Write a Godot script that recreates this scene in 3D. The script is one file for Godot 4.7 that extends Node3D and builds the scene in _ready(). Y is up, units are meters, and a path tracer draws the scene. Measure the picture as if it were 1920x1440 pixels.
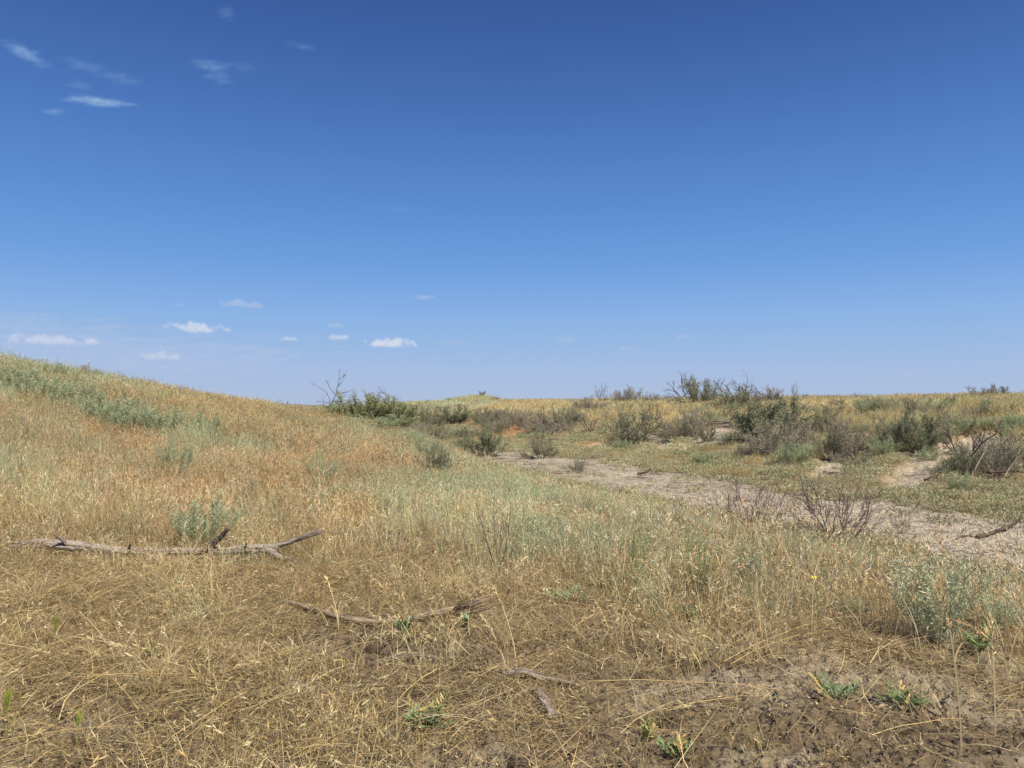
extends Node3D

const EYE := 1.1
const NEAR_XC := [[0, 13.2], [4.6, 12], [9, 10], [12.5, 8.3], [18, 6.2], [23.5, 3.9], [28, 1.9], [33, -0.2], [40, -3.2], [50, -7.6], [60, -12.4], [80, -22], [100, -31], [150, -50]]
const NEAR_XE := [[0, 4.4], [4.6, 3.1], [6.7, 2.1], [9, 1], [12, 0], [18, -1.6], [30, -3.7], [40, -6.2], [50, -10.3], [60, -15], [80, -25], [100, -34], [150, -53]]
const BANK := [[0, 0], [3, 0.4], [6, 0.95], [10, 1.75], [14, 2.25], [20, 2.5], [35, 2.5], [60, 2.2], [120, 2]]
const RIDGE := [[0, 3.2], [15, 2.65], [22, 2.2], [27, 1.8], [32, 1.45], [40, 1.05], [50, 0.7], [80, 0.25], [130, 0.1]]
# bare sandy patches and runnels on the far bank: x0, d0, x1, d1, half width
const BARE := [[8.6, 33.4, 9.9, 34.2, 1.2], [8.6, 33.4, 7.2, 30.4, 0.75], [6.6, 36.5, 6.2, 31.5, 0.4], [10.8, 25.0, 8.7, 21.8, 0.5], [12.4, 22.8, 13.0, 22.3, 1.0], [12.4, 22.5, 9.7, 19.2, 0.55], [12.0, 19.0, 13.2, 19.4, 0.9], [13.2, 23.2, 14.8, 23.8, 0.8], [4.6, 36.6, 3.4, 34.5, 0.5], [14.2, 19.4, 12.2, 16.6, 0.4]]

var txc := PackedFloat32Array()
var txe := PackedFloat32Array()
var trd := PackedFloat32Array()
var tbk := PackedFloat32Array()
var n_big := FastNoiseLite.new()
var n_mid := FastNoiseLite.new()
var n_small := FastNoiseLite.new()
var n_fine := FastNoiseLite.new()
var names := {}
var told_before := {}
var rng := RandomNumberGenerator.new()


# ------------------------------------------------------------------ terrain
func lin(p: Array, t: float) -> float:
	if t <= p[0][0]:
		return p[0][1]
	for i in range(1, p.size()):
		if t <= p[i][0]:
			return lerpf(p[i - 1][1], p[i][1], (t - p[i - 1][0]) / float(p[i][0] - p[i - 1][0]))
	return p[p.size() - 1][1]


func table(p: Array, w: float, to: float) -> PackedFloat32Array:
	var out := PackedFloat32Array()
	for i in int(to * 4.0) + 2:
		var t := i * 0.25
		out.append((lin(p, t - w) + 2.0 * lin(p, t) + lin(p, t + w)) * 0.25)
	return out


func look(a: PackedFloat32Array, t: float) -> float:
	var f := clampf(t * 4.0, 0.0, a.size() - 1.01)
	var i := int(f)
	return lerpf(a[i], a[i + 1], f - i)


func ss(a: float, b: float, t: float) -> float:
	t = clampf((t - a) / (b - a), 0.0, 1.0)
	return t * t * (3.0 - 2.0 * t)


func across(x: float, d: float) -> float:   # metres right of the middle of the wash
	return (x - look(txc, d)) * 0.91


func brink(x: float, d: float) -> float:   # metres right of the brink of the near bank
	return x - look(txe, d)


func height(x: float, d: float) -> float:
	var xc := look(txc, d)
	var xe := look(txe, d)
	var s := (x - xc) * 0.91
	var near := -0.12 * ss(-3.0, 0.0, x - xe) * (1.0 - ss(30.0, 60.0, d))
	var left := near + look(trd, d) * ss(-2.5, -15.5, x) * (1.0 - 0.5 * ss(-17.0, -40.0, x)) - 0.35 * ss(40.0, 90.0, d)
	var u := clampf((x - xe) / maxf(0.5, xc - 2.0 - xe), 0.0, 1.0)
	u = 1.0 - pow(1.0 - u, 2.2)
	var low := left * (1.0 - u) - 1.15 * u
	var far := -1.15 + look(tbk, maxf(s - 1.8, 0.0))
	var h := lerpf(low, far, ss(-2.0, 2.5, s))
	h -= 0.0035 * maxf(0.0, d - 60.0)
	if d > 60.0:
		h += 0.7 * exp(-pow((x - 6.0) / 26.0, 2) - pow((d - 125.0) / 28.0, 2))
		h += 1.95 * exp(-pow((x + 7.5) / 7.0, 2) - pow((d - 185.0) / 14.0, 2)) + 0.9 * exp(-pow((x + 14.0) / 14.0, 2) - pow((d - 190.0) / 20.0, 2))
		h += 0.8 * exp(-pow((x + 75.0) / 40.0, 2) - pow((d - 260.0) / 40.0, 2))
	return h


func rough(x: float, d: float) -> float:   # height with the small bumps
	var r := sqrt(x * x + d * d)
	var h := height(x, d) + n_big.get_noise_2d(x, d) * 0.10 * ss(6.0, 25.0, r) + n_mid.get_noise_2d(x, d) * (0.035 + 0.02 * ss(12.0, 25.0, r))
	if r < 70.0:
		h += n_small.get_noise_2d(x, d) * 0.028 * (1.0 - ss(30.0, 70.0, r))
		var s := across(x, d)
		if s > 2.0 and s < 16.0 and d > 13.0 and d < 40.0:
			h -= 0.22 * bareness(x, d) + 0.05 * n_mid.get_noise_2d(x * 2.0 + 11.0, d * 2.0)
		elif s > -3.0 and s <= 2.0 and d < 46.0:
			# runnels along the bed
			h += 0.06 * n_mid.get_noise_2d(s * 3.0, d * 0.7 + 60.0) + 0.025 * n_small.get_noise_2d(x * 1.7, d * 1.7)
	return h


func p3(x: float, d: float, up := 0.0) -> Vector3:
	return Vector3(x, rough(x, d) + up, -d)


func seg_dist(x: float, d: float, b: Array) -> float:
	var a := Vector2(b[0], b[1])
	var v := Vector2(b[2], b[3]) - a
	var t := clampf((Vector2(x, d) - a).dot(v) / maxf(v.length_squared(), 0.001), 0.0, 1.0)
	return (a + v * t).distance_to(Vector2(x, d)) / float(b[4])


func bareness(x: float, d: float) -> float:
	var m := 0.0
	for b in BARE:
		m = maxf(m, 1.0 - ss(0.75, 1.25, seg_dist(x, d, b) + n_mid.get_noise_2d(x * 2.0, d * 2.0) * 0.5))
	return m


func reddish(x: float, d: float) -> float:   # bare orange earth beyond the wash
	var r := maxf(exp(-pow((x - 4.5) / 6.0, 2) - pow((d - 92.0) / 22.0, 2)), exp(-pow((x + 1.0) / 2.6, 2) - pow((d - 47.0) / 4.0, 2)))
	return maxf(r, 0.7 * exp(-pow((x - 3.8) / 1.0, 2) - pow((d - 35.0) / 2.5, 2)))


func sandy(x: float, d: float) -> float:
	if d > 46.0 or d < 1.0:
		return 0.0
	var s := across(x, d) + n_mid.get_noise_2d(x * 0.9, d * 0.9) * 1.0 + n_small.get_noise_2d(x * 0.7, d * 0.7) * 0.6
	return ss(-2.6, -1.9, s) * (1.0 - ss(1.5, 2.2, s)) * (1.0 - ss(38.0, 44.0, d))


func c3(r: float, g: float, b: float) -> Color:   # from 0-255 screen values to linear
	return Color(r / 255.0, g / 255.0, b / 255.0).srgb_to_linear()


# ------------------------------------------------------------------ names and nodes
func numbered(called: String) -> String:
	var k: int = names.get(called, 0)
	names[called] = k + 1
	return called if k == 0 else "%s_%03d" % [called, k]


func tag(o: Node3D, label: String, category := "", group := "", kind := "") -> void:
	if label != "":
		o.set_meta("label", label)
	if category != "":
		o.set_meta("category", category)
	if group != "":
		o.set_meta("group", group)
	if kind != "":
		o.set_meta("kind", kind)


func thing(called: String, label: String, category: String, at: Vector3, group := "") -> Node3D:
	var o := Node3D.new()
	o.name = numbered(called)
	add_child(o)
	o.position = at
	tag(o, label, category, group)
	return o


func part(called: String, mesh: Mesh, parent: Node3D, kind := "") -> MeshInstance3D:
	var m := MeshInstance3D.new()
	m.name = called
	m.mesh = mesh
	parent.add_child(m, true)
	if kind != "":
		m.set_meta("kind", kind)
	return m


# ------------------------------------------------------------------ mesh building
class MB:
	var v := PackedVector3Array()
	var c := PackedColorArray()

	func tri(a: Vector3, b: Vector3, d: Vector3, k: Color) -> void:
		v.append(a)
		v.append(b)
		v.append(d)
		c.append(k)
		c.append(k)
		c.append(k)

	func tube(pts: PackedVector3Array, r0: float, r1: float, sides: int, k0: Color, k1: Color) -> void:
		var n := pts.size()
		var ring := PackedVector3Array()
		var prev := PackedVector3Array()
		for i in n:
			var dir := (pts[mini(i + 1, n - 1)] - pts[maxi(i - 1, 0)]).normalized()
			var side := dir.cross(Vector3(0.31, 0.2, 0.93)).normalized()
			if side.length_squared() < 0.1:
				side = dir.cross(Vector3.UP).normalized()
			var up := side.cross(dir)
			var t := i / float(n - 1)
			var r := lerpf(r0, r1, t)
			ring = PackedVector3Array()
			for s in sides:
				var a := TAU * s / sides
				ring.append(pts[i] + (side * cos(a) + up * sin(a)) * r)
			if i > 0:
				var k := k0.lerp(k1, t)
				for s in sides:
					var s2 := (s + 1) % sides
					tri(prev[s], ring[s2], ring[s], k)
					tri(prev[s], prev[s2], ring[s2], k)
			prev = ring
		for s in range(1, sides - 1):
			tri(prev[0], prev[s], prev[s + 1], k1)

	# a narrow blade that leans over; pts from base to tip, side is across it
	func blade(base: Vector3, up: Vector3, lean: Vector3, side: Vector3, length: float, width: float, k0: Color, k1: Color, segs := 3) -> Vector3:
		var last_a := base - side * width * 0.5
		var last_b := base + side * width * 0.5
		var tip := base
		for i in range(1, segs + 1):
			var t := i / float(segs)
			var p := base + up * length * (t - 0.18 * t * t * lean.length()) + lean * length * t * t
			var w := width * 0.5 * (1.0 - 0.85 * t)
			var k := k0.lerp(k1, t)
			if i == segs:
				tri(last_a, last_b, p, k)
			else:
				var a := p - side * w
				var b := p + side * w
				tri(last_a, last_b, b, k)
				tri(last_a, b, a, k)
				last_a = a
				last_b = b
			tip = p
		return tip

	# a pointed leaf folded a little along its middle
	func leaf(p: Vector3, dir: Vector3, side: Vector3, length: float, width: float, k: Color) -> void:
		var up := dir.cross(side)
		var a := p + dir * length * 0.45 - side * width * 0.5 + up * width * 0.15
		var b := p + dir * length * 0.45 + side * width * 0.5 + up * width * 0.15
		var e := p + dir * length
		tri(p, a, e, k)
		tri(p, e, b, k)

	func mesh(m: Material) -> ArrayMesh:
		var arr := []
		arr.resize(Mesh.ARRAY_MAX)
		arr[Mesh.ARRAY_VERTEX] = v
		arr[Mesh.ARRAY_COLOR] = c
		var out := ArrayMesh.new()
		out.add_surface_from_arrays(Mesh.PRIMITIVE_TRIANGLES, arr)
		out.surface_set_material(0, m)
		return out


func rdir() -> Vector3:
	var a := rng.randf() * TAU
	var z := rng.randf_range(-1.0, 1.0)
	var q := sqrt(1.0 - z * z)
	return Vector3(q * cos(a), z, q * sin(a))


func flat_dir() -> Vector3:
	var a := rng.randf() * TAU
	return Vector3(cos(a), 0, sin(a))


func vary(k: Color, amount: float) -> Color:
	var f := 1.0 + rng.randf_range(-amount, amount)
	return Color(k.r * f * (1.0 + rng.randf_range(-0.05, 0.05)), k.g * f, k.b * f * (1.0 + rng.randf_range(-0.08, 0.08)))


# one woody stem with its side twigs; the ends of the twigs are collected for leaves
func grow(m: MB, p: Vector3, dir: Vector3, length: float, r: float, level: int, P: Dictionary, ends: Array) -> void:
	var segs: int = [6, 4, 3, 2][mini(level, 3)]
	var pts := PackedVector3Array([p])
	var dirs := [dir]
	for i in segs:
		dir = (dir + rdir() * P.wiggle + Vector3.UP * P.up).normalized()
		p += dir * length / segs
		pts.append(p)
		dirs.append(dir)
	var k := vary(P.wood, 0.2)
	m.tube(pts, r, r * (0.45 if level < P.levels else 0.3), [5, 4, 3, 3][mini(level, 3)], k, k)
	if level >= P.leaf_from:
		for i in range(1, pts.size()):
			ends.append([pts[i], dirs[i], length / segs])
	if level < P.levels:
		var n: int = P.n[level]
		for i in n:
			var t := lerpf(P.start, 1.0, (i + rng.randf()) / n) * segs
			var j := mini(int(t), segs - 1)
			var q := pts[j].lerp(pts[j + 1], t - j)
			var out: Vector3 = (dirs[j] + (rdir() * P.spread)).normalized()
			grow(m, q, out, length * P.ratio * rng.randf_range(0.6, 1.15) * (1.15 - 0.5 * t / segs), r * (0.55 if level == 0 else 0.6) * lerpf(1.0, 0.7, t / segs), level + 1, P, ends)


# a shrub about one metre tall; its stems are parts, its leaves another
func make_shrub(called: String, P: Dictionary) -> Dictionary:
	var root := Node3D.new()
	root.name = called
	var ends := []
	var stems := []
	for i in P.stems:
		var m := MB.new()
		var a: float = TAU * (i + rng.randf() * 0.7) / P.stems
		var tilt: float = P.tilt * sqrt(rng.randf_range(0.05, 1.0))
		var dir := Vector3(cos(a) * sin(tilt), cos(tilt), sin(a) * sin(tilt))
		grow(m, Vector3(cos(a), 0, sin(a)) * P.base * rng.randf() + Vector3(0, -0.03, 0), dir, P.len * rng.randf_range(0.65, 1.1), P.r * rng.randf_range(0.7, 1.2), 0, P, ends)
		stems.append(m)
	var lo := Vector3(9, 9, 9)
	var hi := -lo
	for m in stems:
		part("branch", m.mesh(P.wood_mat), root)
		for q in m.v:
			lo = lo.min(q)
			hi = hi.max(q)
	if P.leaves > 0:
		var f := MB.new()
		for e in ends:
			for j in P.leaves:
				var d: Vector3 = (e[1] * P.leaf_along + rdir()).normalized()
				var q: Vector3 = e[0] - e[1] * e[2] * rng.randf() + rdir() * P.scatter
				if q.y < 0.01:
					continue
				f.leaf(q, d, d.cross(rdir()).normalized(), P.leaf_len * rng.randf_range(0.6, 1.3), P.leaf_wid * rng.randf_range(0.7, 1.3), vary(P.leaf, 0.22).lerp(P.leaf2, rng.randf() * 0.5))
		part("foliage", f.mesh(P.leaf_mat), root, "stuff")
	var w := maxf((hi.x - lo.x + hi.z - lo.z) * 0.5, 0.05)
	return {"root": root, "w": w, "h": hi.y}


# a bunch of grass: blades, and stalks that carry seed heads
func make_tuft(n: int, radius: float, hmin: float, hmax: float, width: float, lean: float, heads: float, cols: Array, mat: Material, segs := 3, head_scale := 1.0) -> ArrayMesh:
	var m := MB.new()
	for i in n:
		var at := flat_dir() * radius * sqrt(rng.randf())
		var l := rng.randf_range(hmin, hmax)
		var k: Color = vary(cols[rng.randi() % cols.size()], 0.2)
		var k1: Color = vary(cols[rng.randi() % cols.size()], 0.2)
		var ln := flat_dir() * lean * rng.randf_range(0.1, 1.0)
		var up := (Vector3.UP + flat_dir() * rng.randf() * 0.25).normalized()
		var tip := m.blade(at - Vector3(0, 0.01, 0), up, ln, flat_dir(), l, width * rng.randf_range(0.7, 1.3), k, k1, segs)
		if rng.randf() < heads:
			var d := (up + ln * 2.0).normalized()
			for j in 4:
				var dd := (d + rdir() * 0.45 - Vector3(0, 0.25, 0)).normalized()
				m.leaf(tip - d * (j * 0.012) * head_scale, dd, dd.cross(rdir()).normalized(), rng.randf_range(0.02, 0.035) * head_scale, 0.0045 * head_scale, k1)
	return m.mesh(mat)


func scatter(called: String, meshes: Array, lists: Array, root: Node3D) -> void:
	for i in meshes.size():
		var l: Array = lists[i]
		if l.is_empty():
			continue
		var mm := MultiMesh.new()
		mm.transform_format = MultiMesh.TRANSFORM_3D
		mm.use_colors = true
		mm.mesh = meshes[i]
		mm.instance_count = l.size()
		for j in l.size():
			mm.set_instance_transform(j, l[j][0])
			mm.set_instance_color(j, l[j][1])
		var o := MultiMeshInstance3D.new()
		o.name = called
		o.multimesh = mm
		o.set_meta("kind", "stuff")
		root.add_child(o, true)


func noise(sd: int, freq: float, oct: int) -> FastNoiseLite:
	var n := FastNoiseLite.new()
	n.seed = sd
	n.frequency = freq
	n.noise_type = FastNoiseLite.TYPE_SIMPLEX_SMOOTH
	n.fractal_type = FastNoiseLite.FRACTAL_FBM if oct > 1 else FastNoiseLite.FRACTAL_NONE
	n.fractal_octaves = oct
	return n


func plant_mat(back: float, gloss := 0.9) -> StandardMaterial3D:
	var m := StandardMaterial3D.new()
	m.vertex_color_use_as_albedo = true
	m.roughness = gloss
	m.metallic_specular = 0.25
	m.cull_mode = BaseMaterial3D.CULL_DISABLED
	if back > 0.0:
		m.backlight_enabled = true
		m.backlight = Color(back, back, back)
	return m


# ------------------------------------------------------------------ sky
func paint_cloud(im: Image, px: float, py: float, w: float, h: float, strength: float, wisp: float, tint: Color, sd: int, tilt := 0.0) -> void:
	# a cloud at the bearing and height (degrees) of a place in the sky
	var az := rad_to_deg(atan((px - 960.0) / 1444.0))
	var el := rad_to_deg(atan((760.0 - py) / 1444.0 * cos(deg_to_rad(az))))
	var k := 4096.0 / 360.0
	var cx := az * k
	var cy := 1024.0 - el * k
	var rw := rad_to_deg(w / 1444.0) * 0.5 * k
	var rh := rad_to_deg(h / 1444.0) * 0.5 * k
	var n := noise(sd, 0.06, 5)
	for y in range(int(cy - rh * 3.0), int(cy + rh * 3.0)):
		for x in range(int(cx - rw * 1.7), int(cx + rw * 1.7)):
			var u := (x - cx) / rw
			var v := (y - cy) / rh + tilt * u
			var a := 0.0
			if wisp > 0.0:
				var along := n.get_noise_2d(x * 0.5 + y * 0.8, (y + u * rh * 0.5) * 3.2)
				a = (1.0 - ss(0.15, 1.35, sqrt(u * u + v * v) + along * 0.9)) * (0.55 + 0.45 * n.get_noise_2d(x * 2.0, y * 6.0))
			else:
				var lump := n.get_noise_2d(x * 1.5, y * 1.9)
				var vv := v * (1.0 if v < 0.0 else 1.9)   # flatter underneath
				a = (1.0 - ss(0.5, 1.02, sqrt(u * u * 0.9 + vv * vv) + lump * 0.8)) * (0.85 + 0.3 * n.get_noise_2d(x * 3.0, y * 4.0))
			a = clampf(a * strength, 0.0, 1.0)
			if a > 0.004:
				var lit := tint.lerp(Color(tint.r * 0.86, tint.g * 0.88, tint.b * 0.95), ss(-0.2, 0.9, v) if wisp == 0.0 else 0.0)
				im.set_pixel(posmod(x, 4096), y, im.get_pixel(posmod(x, 4096), y).lerp(lit, a))


func make_sky() -> Sky:
	var stops := [[0.0, 177, 193, 221], [2.4, 168, 191, 225], [6.3, 141, 181, 230], [10.2, 112, 160, 223], [14.0, 95, 144, 211], [17.7, 83, 129, 197], [21.2, 73, 115, 182], [24.6, 65, 103, 169], [27.8, 58, 93, 157], [40.0, 47, 80, 143], [90.0, 40, 70, 132]]
	var im := Image.create(4096, 2048, false, Image.FORMAT_RGB8)
	im.fill(Color8(150, 140, 115))
	for y in 1026:
		var el := 90.0 - (y + 0.5) * 180.0 / 2048.0
		var k := Color.BLACK
		for i in range(1, stops.size()):
			if el <= stops[i][0] or i == stops.size() - 1:
				var t: float = clampf((el - stops[i - 1][0]) / (stops[i][0] - stops[i - 1][0]), 0.0, 1.0)
				k = Color8(stops[i - 1][1], stops[i - 1][2], stops[i - 1][3]).lerp(Color8(stops[i][1], stops[i][2], stops[i][3]), t)
				break
		im.fill_rect(Rect2i(0, y, 4096, 1), k)
	var white := Color8(218, 224, 238)
	var grey := Color8(196, 204, 226)
	var high := Color8(180, 205, 232)
	# small heaped clouds low over the horizon
	paint_cloud(im, 732, 645, 92, 24, 1.0, 0, white, 1)
	paint_cloud(im, 367, 616, 92, 24, 0.9, 0, white, 2)
	paint_cloud(im, 95, 638, 130, 22, 0.8, 0, white, 3)
	paint_cloud(im, 455, 570, 78, 19, 0.55, 0, grey, 4)
	paint_cloud(im, 536, 635, 36, 11, 0.7, 0, white, 5)
	paint_cloud(im, 632, 633, 50, 13, 0.7, 0, white, 6)
	paint_cloud(im, 627, 609, 26, 12, 0.45, 0, grey, 7)
	paint_cloud(im, 797, 557, 32, 12, 0.5, 0, grey, 8)
	paint_cloud(im, 300, 668, 66, 22, 0.6, 0, white, 9)
	paint_cloud(im, 1062, 637, 42, 24, 0.3, 0, grey, 10)
	paint_cloud(im, 1170, 655, 44, 12, 0.35, 0, grey, 11)
	paint_cloud(im, 1280, 631, 36, 12, 0.3, 0, grey, 12)
	paint_cloud(im, 1706, 701, 26, 9, 0.4, 0, grey, 13)
	paint_cloud(im, 498, 657, 44, 9, 0.25, 0, grey, 14)
	paint_cloud(im, 332, 570, 22, 9, 0.3, 0, grey, 15)
	paint_cloud(im, 845, 640, 80, 10, 0.18, 0, grey, 16)
	paint_cloud(im, 460, 698, 34, 9, 0.3, 0, grey, 17)
	paint_cloud(im, 970, 657, 36, 8, 0.2, 0, grey, 18)
	paint_cloud(im, 1590, 666, 60, 9, 0.15, 0, grey, 19)
	# thin veil low at the left
	paint_cloud(im, 230, 660, 620, 80, 0.5, 1, grey, 20)
	paint_cloud(im, 20, 610, 340, 60, 0.35, 1, grey, 21)
	# high wisps
	paint_cloud(im, 176, 183, 84, 15, 0.95, 1, high, 31, 0.55)
	paint_cloud(im, 92, 202, 30, 9, 0.45, 1, high, 32, 0.5)
	paint_cloud(im, 32, 90, 66, 18, 0.75, 1, high, 33, -0.9)
	paint_cloud(im, 150, 115, 60, 16, 0.3, 1, high, 34, -0.4)
	paint_cloud(im, 215, 137, 60, 16, 0.3, 1, high, 35)
	paint_cloud(im, 385, 114, 66, 15, 0.45, 1, high, 36, 0.3)
	paint_cloud(im, 455, 120, 50, 16, 0.2, 1, high, 37)
	paint_cloud(im, 405, 140, 46, 22, 0.3, 1, high, 38)
	paint_cloud(im, 565, 78, 54, 11, 0.25, 1, high, 39, -0.4)
	paint_cloud(im, 415, 12, 34, 24, 0.3, 1, high, 40)
	paint_cloud(im, 730, 388, 80, 12, 0.15, 1, high, 41)
	paint_cloud(im, 140, 152, 36, 16, 0.25, 1, high, 42)
	var pano := PanoramaSkyMaterial.new()
	pano.panorama = ImageTexture.create_from_image(im)
	var sky := Sky.new()
	sky.sky_material = pano
	return sky


# ------------------------------------------------------------------ ground
func soil(x: float, d: float, r: float) -> Color:
	var s := across(x, d)
	var e := brink(x, d)
	var a := n_big.get_noise_2d(x * 1.7 + 50.0, d * 1.7)
	var b := n_mid.get_noise_2d(x * 2.0, d * 2.0 + 80.0)
	var dirt := c3(160, 149, 129)
	var k := dirt.lerp(c3(112, 100, 82), ss(-0.25, 0.35, b + a * 0.5 + 0.35 * ss(0.6, -1.2, x)))
	k = k.lerp(c3(150, 132, 102), ss(3.0, 5.0, r) * 0.8)
	if s > 2.0:
		k = k.lerp(c3(168, 150, 122), ss(2.0, 4.0, s))
		k = k.lerp(c3(176, 156, 116), ss(8.0, 13.0, s))
	k = k.lerp(c3(164, 158, 120), ss(60.0, 110.0, r))
	# reddish earth on the slopes beyond the wash
	var red := reddish(x, d)
	k = k.lerp(c3(206, 150, 104), clampf(red * (0.9 + a), 0.0, 1.0))
	var sand := maxf(sandy(x, d), bareness(x, d) if s > 2.0 and d < 40.0 else 0.0)
	k = k.lerp(c3(192, 182, 163), sand)
	var f := 1.0 + a * 0.16 + b * 0.22
	if sand > 0.3:
		f += 0.14 * n_mid.get_noise_2d(s * 2.6, d * 0.5 + 33.0)   # flow lines
	if r < 9.0:
		f += n_fine.get_noise_2d(x, d) * 0.25
	return Color(k.r * f, k.g * f, k.b * f)


func make_ground(mat: Material) -> void:
	var rads := PackedFloat32Array([0.0])
	var r := 0.5
	while r < 4000.0:
		rads.append(r)
		r *= 1.009 if r < 7.0 else (1.011 if r < 45.0 else (1.04 if r < 400.0 else 1.12))
	var angs := PackedFloat32Array()
	var fine := 440
	for i in fine + 1:
		angs.append(lerpf(-0.72, 0.72, i / float(fine)))
	var rest := 70
	for i in range(1, rest):
		angs.append(0.72 + (TAU - 1.44) * i / float(rest))
	var na := angs.size()
	var nr := rads.size()
	var v := PackedVector3Array()
	var c := PackedColorArray()
	var kind := PackedByteArray()
	for i in nr:
		for j in na:
			var x := rads[i] * sin(angs[j])
			var d := rads[i] * cos(angs[j])
			var inside := j <= fine
			var y := rough(x, d) if d > 0.0 else height(x, 0.0) + n_mid.get_noise_2d(x, d) * 0.04
			if rads[i] < 8.0 and inside:
				y += n_fine.get_noise_2d(x, d) * 0.018
			v.append(Vector3(x, y, -d))
			c.append(soil(x, maxf(d, 0.0), rads[i]))
			kind.append(2 if rads[i] > 95.0 else (1 if inside and rads[i] > 5.0 and rads[i] < 48.0 and sandy(x, d) > 0.5 else 0))
	var nn := PackedVector3Array()
	nn.resize(v.size())
	for i in nr:
		for j in na:
			var a := v[i * na + (j + 1) % na] - v[i * na + (j + na - 1) % na]
			var b := v[mini(i + 1, nr - 1) * na + j] - v[maxi(i - 1, 0) * na + j]
			var n := a.cross(b)
			nn[i * na + j] = -n.normalized() if n.y < 0.0 else n.normalized()
			if i == 0:
				nn[j] = Vector3.UP
	var idx := [PackedInt32Array(), PackedInt32Array(), PackedInt32Array()]
	for i in nr - 1:
		for j in na:
			var j2 := (j + 1) % na
			var a := i * na + j
			var b := i * na + j2
			var e := (i + 1) * na + j
			var f := (i + 1) * na + j2
			var k: int = kind[e]
			if i > 0:
				idx[k].append_array([a, e, b])
			idx[k].append_array([b, e, f])
	var called := ["ground", "dry_wash_bed", "distant_plain"]
	var label := ["trampled brown earth and bank slopes under the dry grass", "pale sandy bed of the dry wash curving away between its banks", "far grassy plain with low mounds under the skyline"]
	for k in 3:
		# only the vertices that this sheet uses
		var map := {}
		var vv := PackedVector3Array()
		var vn := PackedVector3Array()
		var vc := PackedColorArray()
		var ii := PackedInt32Array()
		for q in idx[k]:
			if not map.has(q):
				map[q] = vv.size()
				vv.append(v[q])
				vn.append(nn[q])
				vc.append(c[q])
			ii.append(map[q])
		var arr := []
		arr.resize(Mesh.ARRAY_MAX)
		arr[Mesh.ARRAY_VERTEX] = vv
		arr[Mesh.ARRAY_NORMAL] = vn
		arr[Mesh.ARRAY_COLOR] = vc
		arr[Mesh.ARRAY_INDEX] = ii
		var me := ArrayMesh.new()
		me.add_surface_from_arrays(Mesh.PRIMITIVE_TRIANGLES, arr)
		me.surface_set_material(0, mat)
		var o := MeshInstance3D.new()
		o.name = called[k]
		o.mesh = me
		add_child(o)
		tag(o, label[k], "", "", "structure")


func ground_material() -> StandardMaterial3D:
	var m := StandardMaterial3D.new()
	m.vertex_color_use_as_albedo = true
	m.roughness = 0.95
	m.metallic_specular = 0.2
	m.uv1_triplanar = true
	m.uv1_world_triplanar = true
	m.uv1_scale = Vector3(0.43, 0.43, 0.43)
	var t := NoiseTexture2D.new()
	t.width = 1024
	t.height = 1024
	t.seamless = true
	t.noise = noise(5, 0.012, 6)
	var ramp := Gradient.new()
	ramp.offsets = PackedFloat32Array([0.0, 0.35, 0.6, 1.0])
	ramp.colors = PackedColorArray([Color(0.66, 0.64, 0.62), Color(0.86, 0.85, 0.84), Color(0.97, 0.96, 0.95), Color(1, 1, 1)])
	t.color_ramp = ramp
	m.albedo_texture = t
	var h := NoiseTexture2D.new()
	h.width = 1024
	h.height = 1024
	h.seamless = true
	var hn := noise(8, 0.02, 6)
	hn.fractal_gain = 0.6
	h.noise = hn
	m.heightmap_enabled = true
	m.heightmap_texture = h
	m.heightmap_scale = 7.0
	return m


# ------------------------------------------------------------------ what grows where
const NONE := -1
const TAN := 0
const RUST := 1
const GREEN := 2
const GOLD := 3
const MAT := 4
var tall := 1.0


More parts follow.
